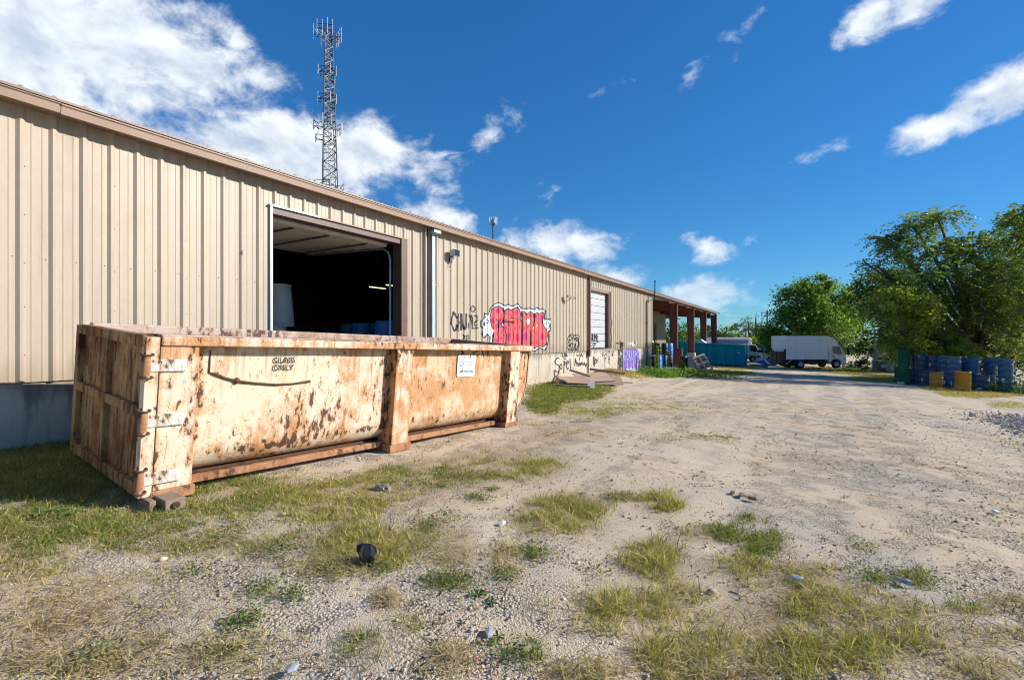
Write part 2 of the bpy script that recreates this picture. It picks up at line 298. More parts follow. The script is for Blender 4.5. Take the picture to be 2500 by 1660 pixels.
def make_ground():
    xs, ys = spread(-8.6, 9.0, .085, 900), spread(-1.0, 21, .085, 900)
    X, Y = np.meshgrid(xs, ys); Z = G(X, Y)
    near = np.exp(-(np.hypot(X, Y) / 22) ** 2)
    Z += near * ((fbm(X * 2.2, Y * 2.2, 3) - .5) * .05 + (fbm(X * 7, Y * 7, 9, 3) - .5) * .022)
    # churned dirt along the container's far side
    ax, ay = X + 3.6, Y - 6.2
    al, ac = ax * .077 + ay * .997, ax * .997 - ay * .077
    rut = np.exp(-(ac / .5) ** 2 - (al / 3.0) ** 4)
    Z += rut * ((fbm(X * 9, Y * 5, 21, 3) - .5) * .12 + .02)
    P = np.stack([X, Y, Z], -1).reshape(-1, 3)
    with np.errstate(all='ignore'):
        px, py, d = proj(P); c = np.where((d > .8) & (d < 70), cover_at(px, py), 0.25)
        n = fbm(P[:, 0] * 1.7, P[:, 1] * 1.7, 5)
        c = np.clip(c * (.55 + .9 * n), 0, 1)
    rutf = rut.ravel()
    ny, nx = X.shape; i = np.arange(ny * nx).reshape(ny, nx)
    q = np.stack([i[:-1, :-1], i[:-1, 1:], i[1:, 1:], i[1:, :-1]], -1).reshape(-1, 4)
    me = fast_mesh('ground', P, q.ravel(), np.arange(len(q)) * 4, np.full(len(q), 4), np.stack([c, rutf, n], -1), True)
    m, T = new_mat('ground'); Pn = T.n('ShaderNodeTexCoord').outputs['Object']
    A = T.n('ShaderNodeSeparateColor', {0: T.n('ShaderNodeAttribute', attribute_name='col').outputs[0]})
    big = T.noise(Pn, .35, 5, .55); mid = T.noise(Pn, 1.7, 6, .62); fine = T.noise(Pn, 28, 5, .7); grit = T.noise(Pn, 130, 3, .7)
    v1 = T.n('ShaderNodeTexVoronoi', {'Vector': Pn, 'Scale': 48.0, 'Randomness': 1.0}); v2 = T.n('ShaderNodeTexVoronoi', {'Vector': Pn, 'Scale': 105.0})
    sc = T.n('ShaderNodeSeparateColor', {0: v1.outputs['Color']}).outputs[0]
    trk = T.noise(T.map(Pn, (0, 0, 0), (0, 0, .12), (.85, .075, 1)), 1.15, 4, .55, .6)
    pack = T.ramp(trk, .47, .62)
    base = T.mix(T.ramp(big, .40, .58), (.66, .525, .355), (.57, .495, .395))
    base = T.mix(T.m('MULTIPLY', T.ramp(mid, .5, .75), .7), base, (.62, .44, .27))
    base = T.mix(T.m('MULTIPLY', T.ramp(T.noise(Pn, .8, 5, .6), .55, .72), .55), base, (.48, .42, .355))
    base = T.mix(T.m('MULTIPLY', pack, .55), base, (.69, .57, .415))
    base = T.mix(T.m('MULTIPLY', A.outputs[1], .85), base, (.56, .40, .255))
    soil = T.mix(fine, (.26, .195, .12), (.50, .39, .25))
    base = T.mix(T.m('MULTIPLY', A.outputs[0], .65), base, soil)
    stone = T.mix(sc, (.27, .23, .185), (.76, .67, .54))
    stone = T.mix(.55, stone, base)
    gm = T.m('MULTIPLY', T.ramp(T.m('ADD', T.noise(Pn, 2.6, 4, .6), T.m('MULTIPLY', fine, .35)), .58, .78), T.m('MULTIPLY', T.m('SUBTRACT', 1.0, T.m('MULTIPLY', pack, .75)), T.m('SUBTRACT', 1.0, T.m('MULTIPLY', A.outputs[0], .6))))
    col = T.mix(gm, base, stone)
    dark = T.ramp(v1.outputs['Distance'], .35, .62)
    col = T.mix(T.m('MULTIPLY', T.m('MULTIPLY', dark, gm), .5), col, (.10, .085, .07))
    col = T.mix(T.m('MULTIPLY', T.ramp(T.noise(Pn, 60, 2, .5), .64, .70), .65), col, (.10, .08, .06))  # dark specks painted for small pebbles and their shadows
    col = T.mix(T.m('MULTIPLY', T.ramp(grit, .60, .74), .5), col, (.76, .67, .53))
    col = T.mix(T.m('MULTIPLY', T.ramp(T.noise(Pn, 24, 3, .6), .62, .70), .45), col, (.17, .135, .10))  # coarser specks, pebble shadows put into the colour too
    col = T.mix(1.0, col, T.mix(fine, (.74, .74, .74), (1.2, 1.19, 1.17)), 'MULTIPLY')
    h = T.m('ADD', T.m('MULTIPLY', T.m('MULTIPLY', v1.outputs['Distance'], gm), -1.3), T.m('ADD', T.m('MULTIPLY', fine, .8), T.m('MULTIPLY', T.m('ADD', grit, T.m('MULTIPLY', v2.outputs['Distance'], -.8)), .4)))
    finish(T, col, .93, 0, h, .75, .03, .15)
    return tag(link('ground', me, m), kind='structure', label='gravel and bare dirt yard with patchy grass')
make_ground()

# ================================================================== warehouse
M = {}
def siding_mat():
    m, T = new_mat('siding'); P = T.n('ShaderNodeTexCoord').outputs['Object']; oi = T.n('ShaderNodeObjectInfo'); rnd = oi.outputs['Random']
    W = T.n('ShaderNodeNewGeometry').outputs['Position']; z = T.n('ShaderNodeSeparateXYZ', {0: W}).outputs[2]
    c = T.mix(rnd, (.40, .335, .25), (.44, .37, .28))
    st = T.noise(T.map(W, scale=(1, 1, .09)), 6.0, 5, .62); bl = T.noise(W, .8, 5, .6); fi = T.noise(T.map(W, scale=(1, 1, .3)), 30, 3, .6)
    c = T.mix(T.m('MULTIPLY', T.ramp(st, .50, .72), .28), c, (.27, .205, .14)); c = T.mix(T.m('MULTIPLY', T.ramp(bl, .5, .72), .22), c, (.32, .25, .17))
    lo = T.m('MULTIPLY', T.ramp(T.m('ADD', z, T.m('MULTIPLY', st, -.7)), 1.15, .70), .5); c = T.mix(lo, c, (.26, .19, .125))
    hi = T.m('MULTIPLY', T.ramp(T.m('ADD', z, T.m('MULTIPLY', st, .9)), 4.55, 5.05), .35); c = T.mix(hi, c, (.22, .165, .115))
    c = T.mix(1.0, c, T.mix(fi, (.92, .92, .92), (1.07, 1.07, 1.07)), 'MULTIPLY')
    finish(T, c, T.m('MULTIPLY_ADD', bl, .2, .36), 0, T.noise(T.map(W, scale=(1, 1, .4)), 1.7, 3, .5), .25, .03, .4); return m
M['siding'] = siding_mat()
M['fascia'] = worn('fascia', (.30, .20, .142), (.23, .15, .105), 2.0, .5, .45)
M['trim'] = worn('trim', (.105, .058, .046), (.07, .04, .032), 3, .6, .5)
M['trim_edge'] = worn('trim_edge', (.27, .165, .12), (.16, .10, .075), 3, .6, .5)
M['galv'] = worn('galvanised', (.40, .47, .52), (.30, .36, .40), 4, .6, .45, .5)
M['roofing'] = worn('roofing', (.22, .15, .11), (.13, .09, .07), 3, .6, .5)
M['steel_red'] = worn('steel_red', (.155, .038, .028), (.10, .025, .02), 3, .6, .5)
M['white_door'] = worn('white_door', (.44, .47, .50), (.37, .39, .41), 2, .4, .55)
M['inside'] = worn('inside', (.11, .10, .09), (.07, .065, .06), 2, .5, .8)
M['underside'] = worn('underside', (.45, .41, .36), (.32, .29, .25), 2, .5, .6)
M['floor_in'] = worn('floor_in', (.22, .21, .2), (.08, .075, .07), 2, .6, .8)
M['black'] = worn('black_metal', (.02, .02, .02), (.035, .03, .028), 5, .6, .5)
M['white_plastic'] = worn('white_plastic', (.74, .75, .76), (.58, .58, .58), 4, .4, .45)
M['glass'] = worn('dark_glass', (.02, .03, .035), (.03, .04, .05), 3, .5, .06, 0, 1, 0, .8)
def concrete_mat():
    m, T = new_mat('concrete'); P = T.n('ShaderNodeTexCoord').outputs['Object']
    a = T.noise(P, .9, 7, .62); st = T.noise(T.map(P, scale=(3, 3, .35)), 1.6, 6, .65); f = T.noise(P, 34, 4, .65)
    c = T.mix(T.ramp(a, .35, .7), (.49, .425, .345), (.58, .52, .435))
    c = T.mix(T.m('MULTIPLY', T.ramp(st, .5, .72), .6), c, (.20, .175, .14))
    zz = T.n('ShaderNodeSeparateXYZ', {0: P}).outputs[2]
    lo = T.m('MULTIPLY', T.ramp(T.m('ADD', zz, T.m('MULTIPLY', a, -.7)), .35, -.75), .5)
    c = T.mix(lo, c, (.42, .30, .19))
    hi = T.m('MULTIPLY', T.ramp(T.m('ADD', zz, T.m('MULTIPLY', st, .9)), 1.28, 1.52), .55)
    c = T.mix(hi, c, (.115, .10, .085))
    crack = T.n('ShaderNodeTexVoronoi', {'Vector': T.vm('ADD', P, T.n('ShaderNodeTexNoise', {'Vector': P, 'Scale': 2.0, 'Detail': 4}).outputs[1]), 'Scale': .45}, feature='DISTANCE_TO_EDGE').outputs[0]
    c = T.mix(T.m('MULTIPLY', T.ramp(crack, .007, .0), .75), c, (.07, .06, .05))
    c = T.mix(1.0, c, T.mix(f, (.72, .72, .72), (1.22, 1.22, 1.22)), 'MULTIPLY')
    finish(T, c, .9, 0, T.m('ADD', f, a), .35, .01, .2); return m
M['concrete'] = concrete_mat()
PITCH, RIB0 = .3048, 1.945
ZB, ZE = 1.06, 4.50              # lower edge of the siding, its top behind the fascia
def rib_x(y):
    """how far the ribbed siding stands out of its flat at wall coordinate y"""
    u = (np.asarray(y, float) - RIB0 + PITCH / 2) % PITCH - PITCH / 2; a = np.abs(u)
    r = np.clip((.050 - a) / .035, 0, 1) * .032
    m = np.abs(a - .1016); return r + np.clip((.014 - m) / .008, 0, 1) * .0045
def panel_profile(y0, y1):
    k = np.arange(math.floor((y0 - RIB0) / PITCH) - 1, math.ceil((y1 - RIB0) / PITCH) + 2)
    ys = []
    for c in RIB0 + k * PITCH: ys += [c + d for d in (-.1156, -.1076, -.0956, -.0876, -.05, -.015, .015, .05, .0876, .0956, .1076, .1156)]
    ys = sorted([y for y in ys if y0 + 1e-4 < y < y1 - 1e-4] + [y0, y1]); return ys, rib_x(np.array(ys))
WH = thing('warehouse', 'long tan metal-sided warehouse with concrete base and open loading door', 'warehouse', (WALL_X, 0, 0))
SHEET = .9144
panel_cache = {}
def wall_panel(y0, y1, z0, z1, x=0.0, flip=False, back=None):
    key = (round((y0 - RIB0) / PITCH * 8) % 24 if True else 0, round(y1 - y0, 3), round(z0, 3), round(z1, 3))
    if key not in panel_cache:
        ys, xs = panel_profile(y0, y1); n = len(ys); vs, fs = [], []
        for z in (z0, z1): vs += [(xs[i], ys[i] - y0, z) for i in range(n)]
        fs = [(i, i + 1, n + i + 1, n + i) for i in range(n - 1)]
        # back skin closes the sheet so it has thickness
        vs += [(-.03, 0, z0), (-.03, y1 - y0, z0), (-.03, y1 - y0, z1), (-.03, 0, z1)]; b = 2 * n
        fs += [(b, b + 3, b + 2, b + 1), (0, b, b + 1, n - 1), (n, 2 * n - 1, b + 2, b + 3), (0, n, b + 3, b), (n - 1, b + 1, b + 2, 2 * n - 1)]
        panel_cache[key] = MB().add(vs, fs).mesh('wall_panel')
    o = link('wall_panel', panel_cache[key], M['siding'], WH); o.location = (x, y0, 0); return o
END_Y = 31.4
D1, D2 = (5.19, 8.72), (20.6, 23.35)       # loading door, white door
D1T, D2T = 4.02, 3.98
y = RIB0 - .08 - SHEET * 6
breaks = []
while y < END_Y: breaks.append(y); y += SHEET
breaks.append(END_Y)
for a, b in zip(breaks[:-1], breaks[1:]):
    segs = [(a, b, ZB)]
    for (d0, d1), top in ((D1, D1T), (D2, D2T)):
        nxt = []
        for s0, s1, zb in segs:
            if zb > ZB or s1 <= d0 or s0 >= d1: nxt.append((s0, s1, zb)); continue
            if s0 < d0: nxt.append((s0, d0, ZB))
            nxt.append((max(s0, d0), min(s1, d1), top))
            if s1 > d1: nxt.append((d1, s1, ZB))
        segs = nxt
    for s0, s1, zb in segs:
        if s1 - s0 > .02: wall_panel(s0, s1, zb, ZE)
# lap seams and screws
sc = MB()
for k in range(-8, 32):
    for z in (2.62,):
        c = RIB0 + k * 3 * PITCH / 3 - .075
        if not (D1[0] - .1 < c < D1[1] + .1 or D2[0] - .1 < c < D2[1] + .1): sc.lathe([(.008, 0), (.006, .006)], 6, (.0, c, z), 'x')
    if k % 3 == 0:
        c = RIB0 + k * PITCH + .03
        for z in (1.4, 2.0, 2.55, 3.15, 3.75): 
            if not (D1[0] - .1 < c < D1[1] + .1): sc.lathe([(.008, 0), (.006, .006)], 6, (.02, c, z), 'x')
for k in range(32, 96):
    c = RIB0 + k * PITCH - .075
    if c < END_Y - .1 and not (D2[0] - .1 < c < D2[1] + .1): sc.lathe([(.009, 0), (.006, .006)], 5, (.0, c, 2.75), 'x')
tag(sc.build('screws', M['trim'], WH), kind='stuff')
# concrete base: recess under the siding, with joints between the pours
def concrete_piece(y0, y1, x0, x1, z0, z1): return MB().box(x0, x1, y0, y1, z0, z1).build('foundation_pour', M['concrete'], WH, .012)
for a, b, x1, z1 in ((-4, 3.3, -.03, ZB + .1), (3.31, 12.6, -.032, ZB + .1), (12.61, 16.4, -.03, ZB + .1), (16.41, D2[0] - .12, -.034, ZB + .1), (D2[0] - .11, D2[1] + .55, .035, 1.13), (D2[1] + .56, 26.0, -.03, ZB + .1), (26.01, 30.2, -.026, ZB + .1), (30.21, END_Y, .02, ZB + .02)):
    concrete_piece(a, b, -.6, x1, -2.2, z1 if z1 > 1.12 or x1 < 0 else z1)
# eave: fascia in lengths, roof sheets with ribs
OV = .26
FEND = 59.75
ff = [-4.0, 2.25, 11.05, 19.4, 27.6, 35.8, 44.0, 52.0, FEND]
for i, (a, b) in enumerate(zip(ff[:-1], ff[1:])):
    dz = .012 * (i % 2); x = OV + .006 * (i % 2)
    MB().prism([(x - .09, 4.475 - dz), (x, 4.465 - dz), (x + .012, 4.56 - dz), (x + .03, 4.575 - dz), (x + .03, 4.590 - dz), (x - .09, 4.590 - dz)], a, b - .002, 'y').build('fascia', M['fascia'], WH)
MB().box(-.02, OV - .085, -4, END_Y, 4.49, 4.52).build('soffit', M['fascia'], WH)
SL = 1 / 12
rs = MB(); w = SHEET
prof = []
for k in range(3):
    c = .08 + k * PITCH; prof += [(c - .03, 0), (c - .012, .02), (c + .012, .02), (c + .03, 0)]
prof = [(0, 0)] + prof + [(w, 0)]
vs = []
for x in (OV + .045, -16.0):
    z = 4.625 + (OV - x) * SL
    vs += [(x, u, z + h) for u, h in prof] + [(x, 0, z - .03), (x, w, z - .03)]
n = len(prof); S = n + 2
rs.add(vs, [(i, i + 1, S + i + 1, S + i) for i in range(n - 1)] + [tuple(range(n)) + (n + 1, n), tuple(range(S, S + n)) + (S + n + 1, S + n), (n, S + n, S + n + 1, n + 1), (0, n, S + n, S), (n - 1, n + 1, S + n + 1, S + n - 1)])
rme = rs.mesh('roof_sheet')
yy = -4.0
while yy < FEND - .3:
    o = link('roof_sheet', rme, M['roofing'], WH); o.location = (0, yy, 0); yy += SHEET
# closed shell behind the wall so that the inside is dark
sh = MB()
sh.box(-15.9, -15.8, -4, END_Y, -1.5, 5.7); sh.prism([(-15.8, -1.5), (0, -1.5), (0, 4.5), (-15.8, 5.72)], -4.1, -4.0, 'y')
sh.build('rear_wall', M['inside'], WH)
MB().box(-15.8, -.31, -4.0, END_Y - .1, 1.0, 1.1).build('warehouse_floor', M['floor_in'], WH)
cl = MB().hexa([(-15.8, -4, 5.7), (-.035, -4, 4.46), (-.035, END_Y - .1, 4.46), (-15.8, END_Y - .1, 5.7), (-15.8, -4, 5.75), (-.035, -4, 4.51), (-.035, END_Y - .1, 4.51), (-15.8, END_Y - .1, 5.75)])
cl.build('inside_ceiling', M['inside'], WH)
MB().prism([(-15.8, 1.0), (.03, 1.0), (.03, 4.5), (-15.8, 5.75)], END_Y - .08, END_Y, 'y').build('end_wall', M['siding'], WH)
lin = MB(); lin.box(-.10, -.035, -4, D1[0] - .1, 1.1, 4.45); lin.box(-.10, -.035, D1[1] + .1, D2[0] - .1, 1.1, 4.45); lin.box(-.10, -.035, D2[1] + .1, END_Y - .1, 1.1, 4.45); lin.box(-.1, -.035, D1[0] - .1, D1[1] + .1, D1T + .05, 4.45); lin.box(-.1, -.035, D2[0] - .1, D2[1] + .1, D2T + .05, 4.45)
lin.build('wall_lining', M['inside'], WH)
# loading door opening: galvanised left and half the head, brown elsewhere
a, b = D1
jb = MB(); jb.box(-.24, .045, a, a + .045, 1.1, D1T); jb.build('door_jamb', M['galv'], WH)
MB().box(-.24, .05, b - .20, b, 1.1, D1T).build('door_jamb', M['trim'], WH)
MB().box(.032, .056, b - .035, b + .03, 1.06, D1T + .03).build('jamb_trim', M['trim_edge'], WH)
MB().box(-.24, .02, a + .05, b - .2, D1T - .12, D1T).build('door_header', M['trim'], WH)
MB().box(.0, .062, a - .02, a + 1.05, D1T + .002, D1T + .035).build('header_flashing', M['galv'], WH)
MB().box(.0, .058, a + 1.052, b + .03, D1T + .002, D1T + .03).build('header_flashing', M['trim_edge'], WH)
MB().box(-.3, .02, a, b, 1.02, 1.1).build('door_sill', M['concrete'], WH)
MB().tube([(-.3, b - .23, 1.1), (-.3, b - .23, D1T - .45), (-.34, b - .26, D1T - .3), (-.5, b - .28, D1T - .2), (-3.4, b - .28, D1T - .1)], .028, 8).build('door_track', M['galv'], WH)
MB().tube([(-.3, a + .1, 1.1), (-.3, a + .1, D1T - .45), (-.34, a + .1, D1T - .3), (-.5, a + .1, D1T - .2), (-3.4, a + .1, D1T - .1)], .028, 8).build('door_track', M['galv'], WH)
OD = thing('overhead_door', 'raised ribbed overhead door hanging level inside the loading opening', 'door', (WALL_X, 0, 0))
M['door_panel'] = worn('door_panel', (.66, .60, .50), (.48, .42, .33), 3, .5, .6)
for k in range(5):
    x1 = -.30 - k * .56; x0 = x1 - .54; zt = D1T - .15 + k * .022
    p = MB(); n = 7
    for j in range(n): p.box(x0 + j * .54 / n + .014, x0 + (j + 1) * .54 / n - .014, a + .16, b - .34, zt - .035, zt + .02)
    p.box(x0, x1, a + .14, b - .32, zt + .015, zt + .045)
    p.build('door_section', M['door_panel'], OD)
for yv in (a + .75, a + 1.6, b - .9):
    MB().box(-3.05, -.4, yv - .03, yv + .03, D1T - .21, D1T - .187).build('door_stiffener', M['trim'], OD)
MB().bar((-3.12, a + .1, D1T - .1), (-3.12, b - .28, D1T - .1), .06, .05).build('bottom_rail', M['galv'], OD)
# white sectional door in a brown frame on the concrete apron
a, b = D2
WD = thing('white_sectional_door', 'closed white sectional door in the tan wall above the concrete apron', 'door', (WALL_X, 0, 0))
zz = np.linspace(1.17, D2T - .12, 9)
for i in range(8):
    p = MB(); h = zz[i + 1] - zz[i]
    for j in range(3): p.box(-.17 + (.006 if j == 1 else 0), -.12 + (.006 if j == 1 else 0), a + .04, b - .3, zz[i] + h * j / 3 + (.022 if j == 0 else .004), zz[i] + h * (j + 1) / 3 - .001)
    p.build('door_slat', M['white_door'], WD)
MB().box(-.2, -.175, a + .04, b - .3, 1.17, D2T - .12).build('door_backing', M['black'], WD)
MB().box(-.25, .045, b - .3, b, 1.13, D2T).build('door_jamb', M['trim'], WH)
MB().box(-.25, .04, a, a + .035, 1.13, D2T).build('door_jamb', M['trim_edge'], WH)
MB().box(-.25, .045, a + .04, b - .302, D2T - .12, D2T).build('door_header', M['trim_edge'], WH)
MB().box(.034, .06, a - .02, b + .06, D2T - .002, D2T + .035).build('header_flashing', M['siding'], WH)
MB().box(-.2, .05, a + .04, b - .3, 1.131, 1.165).build('door_threshold', M['trim'], WH)
MB().tube([(.05, b + .03, 1.13), (.085, b + .04, 1.7), (.05, b + .035, 2.05), (.10, b + .05, 2.45), (.05, b + .03, 2.7), (.05, b + .03, D2T)], .03, 6).build('bent_jamb_trim', M['siding'], WH)
# downspouts and pipes on the wall
DS = thing('galvanised_downspout', 'shiny galvanised downspout on the tan wall beside the loading door', 'downspout', (WALL_X, 9.62, 0))
MB().box(.035, .12, -.055, .055, .05, 4.34).build('pipe', M['galv'], DS, .01); MB().box(.03, .25, -.13, .15, 4.34, 4.42).build('outlet', M['galv'], DS, .01)
for z in (1.5, 3.0): MB().box(.033, .125, -.075, .075, z, z + .03).build('strap', M['galv'], DS)
ch = MB(); ch.box(.0, .075, 9.36, 9.40, ZB, 4.47); ch.build('corner_trim', M['siding'], WH)
ch = MB(); ch.box(.0, .012, 9.40, 9.53, ZB, 4.47); ch.build('recess_shadow_strip', M['black'], WH)  # flat black strip, painted for the shadow inside a gap in the wall
DB = thing('brown_downspout', 'dark brown square downspout beside the white sectional door', 'downspout', (WALL_X, D2[0] - .14, 0))
MB().box(.033, .115, -.06, .05, .82, 4.40).build('pipe', M['trim'], DB, .01); MB().box(.117, .121, -.01, .05, .9, 4.38).build('lit_pipe_face', M['trim_edge'], DB)  # paler front strip paints the sunlit face of the brown pipe
CD = thing('black_conduit', 'thin black conduit running up the wall end and above the roof', 'conduit', (WALL_X, 0, 0))
p0, p1 = at_x(1579, 885), at_x(1580, 728.5)
MB().tube([(.07, 29.95, -.6), (.07, 29.95, 3.93), (.09, 30.0, 4.02), (.12, 30.55, 4.06), (.34, 30.75, 4.1), (.36, 30.75, 5.3)], .035, 7).build('pipe', M['black'], CD)
MB().box(.31, .41, 30.67, 30.83, 5.24, 5.30).build('cap', M['black'], CD)
for z in (1.1, 2.6): MB().box(.0, .11, 29.88, 30.02, z, z + .04).build('clamp', M['black'], CD)
GP = thing('grey_vent_pipe', 'grey upright pipe with a bent rusty arm against the concrete base', 'pipe', (WALL_X, 25.1, 0))
MB().tube([(.1, 0, -.6), (.1, 0, 1.33)], .045, 8).build('pipe', M['galv'], GP); MB().box(.04, .16, -.11, .09, 1.2, 1.45).build('bracket', M['trim_edge'], GP)
MB().tube([(.1, 0, 1.42), (.15, -.5, 1.47), (.18, -.72, 1.52)], .028, 6).build('arm', M['trim_edge'], GP)
# floodlight and camera
fp = at_x(1098, 632)
FL = thing('wall_floodlight', 'grey box floodlight on a bracket above the black tag', 'floodlight', (WALL_X, fp.y, fp.z))
MB().box(.0, .05, -.06, .06, -.10, .05).build('back_plate', M['black'], FL); MB().box(.05, .16, -.05, .05, -.10, .03).build('junction_box', M['white_plastic'], FL, .01)
MB().bar((.1, 0, .02), (.16, 0, .12), .03, .03).build('arm', M['black'], FL)
MB().hexa([(.06, -.10, .08), (.30, -.14, .04), (.30, .14, .04), (.06, .10, .08), (.06, -.10, .24), (.30, -.14, .29), (.30, .14, .29), (.06, .10, .24)]).build('lamp_housing', worn('lamp_grey', (.45, .47, .48), None, 5, .4, .4), FL, .012)
MB().hexa([(.302, -.12, .065), (.315, -.12, .065), (.315, .12, .065), (.302, .12, .065), (.302, -.12, .265), (.315, -.12, .265), (.315, .12, .265), (.302, .12, .265)]).build('lens', M['glass'], FL)
MB().tube([(.1, .0, -.1), (.09, -.03, -.18), (.1, -.06, -.22), (.04, -.09, -.30)], .008, 5).build('cable', M['black'], FL)
cp = at_x(1374, 737)
CM = thing('security_camera', 'small tan bullet security camera on a bent arm left of the white door', 'camera', (WALL_X, cp.y, cp.z))
MB().lathe([(.07, 0), (.07, .03), (.04, .045)], 12, (0, 0, 0), 'x').build('mount', M['siding'], CM)
MB().tube([(.03, 0, 0), (.16, .05, .03), (.28, .22, .10), (.34, .3, .17)], .022, 7).build('arm', M['siding'], CM)
MB().bar((.26, .06, .30), (.48, .52, .22), .13, .12).build('housing', M['siding'], CM, .015); MB().bar((.24, .03, .37), (.51, .60, .28), .16, .02).build('sun_shield', M['siding'], CM)
CM.scale = (.72, .72, .72); FL.scale = (.85, .85, .85)
MB().bar((.475, .515, .222), (.50, .57, .212), .12, .10).build('lens', M['glass'], CM)

# ------------------------------------------------------------------ canopy past the end of the wall
COLY = [38.8, 45.6, 52.3, 59.2]
for cy in COLY:
    c = MB(); zb = .38 if cy < 50 else -.9
    for w0, w1 in ((0, 1),):
        c.hexa([(-.45, cy - .006, zb), (0, cy - .006, zb), (0, cy + .006, zb), (-.45, cy + .006, zb), (-.62, cy - .006, 4.40), (0, cy - .006, 4.40), (0, cy + .006, 4.40), (-.62, cy + .006, 4.40)])
    c.box(0, .016, cy - .11, cy + .11, zb, 4.42); c.hexa([(-.466, cy - .1, zb), (-.45, cy - .1, zb), (-.45, cy + .1, zb), (-.466, cy + .1, zb), (-.636, cy - .1, 4.4), (-.62, cy - .1, 4.4), (-.62, cy + .1, 4.4), (-.636, cy + .1, 4.4)])
    c.box(-.5, .04, cy - .14, cy + .14, zb - .02, zb)
    c.build('canopy_column', M['steel_red'], WH)
    r = MB()
    r.hexa([(-8, cy - .006, 4.62), (-.65, cy - .006, 4.0), (-.65, cy + .006, 4.0), (-8, cy + .006, 4.62), (-8, cy - .006, 5.20), (-.65, cy - .006, 4.61), (-.65, cy + .006, 4.61), (-8, cy + .006, 5.20)])
    r.hexa([(-8, cy - .1, 4.6), (-.65, cy - .1, 3.98), (-.65, cy + .1, 3.98), (-8, cy + .1, 4.6), (-8, cy - .1, 4.615), (-.65, cy - .1, 3.995), (-.65, cy + .1, 3.995), (-8, cy + .1, 4.615)])
    r.build('canopy_rafter', M['steel_red'], WH)
    if cy < 50: MB().box(-.55, .12, cy - .3, cy + .3, -1.6, .358).build('column_pier', M['concrete'], WH, .02)
for k, x in enumerate((-.12, -1.6, -3.1, -4.6, -6.1, -7.6)):
    z = 4.38 - x * SL
    MB().box(x - .03, x + .03, END_Y + .05, FEND - .1, z, z + .2).build('purlin', M['steel_red'] if k else M['underside'], WH)
MB().box(-5.0, -4.8, END_Y + .05, FEND - .1, 3.98, 4.42).build('canopy_beam', M['steel_red'], WH)
un = MB().hexa([(-7.9, END_Y, 5.25), (.2, END_Y, 4.575), (.2, FEND - .05, 4.575), (-7.9, FEND - .05, 5.25), (-7.9, END_Y, 5.27), (.2, END_Y, 4.595), (.2, FEND - .05, 4.595), (-7.9, FEND - .05, 5.27)]); un.build('canopy_soffit', M['underside'], WH)
# recessed wall below the canopy with its own white door
RX = -4.7
for a, b in ((31.5, 46.2), (50.9, 54.9)):
    y = a
    while y < b - .02:
        y2 = min(y + SHEET, b); wall_panel(y, y2, 1.0, 5.0, RX); y = y2
wall_panel(46.2, 50.9, 3.25, 5.0, RX)
MB().box(RX - .3, RX - .035, 31.5, 54.9, -1.5, 1.02).build('recess_foundation', M['concrete'], WH)
MB().box(RX - .25, RX + .04, 50.3, 50.9, .95, 3.25).build('door_jamb', M['trim'], WH)
MB().box(RX - .12, RX - .08, 46.2, 50.3, .95, 3.2).build('recess_door', M['underside'], WH)
MB().box(RX - 3.0, RX - .04, 54.8, 54.9, -1.5, 5.0).build('recess_end_wall', M['siding'], WH)
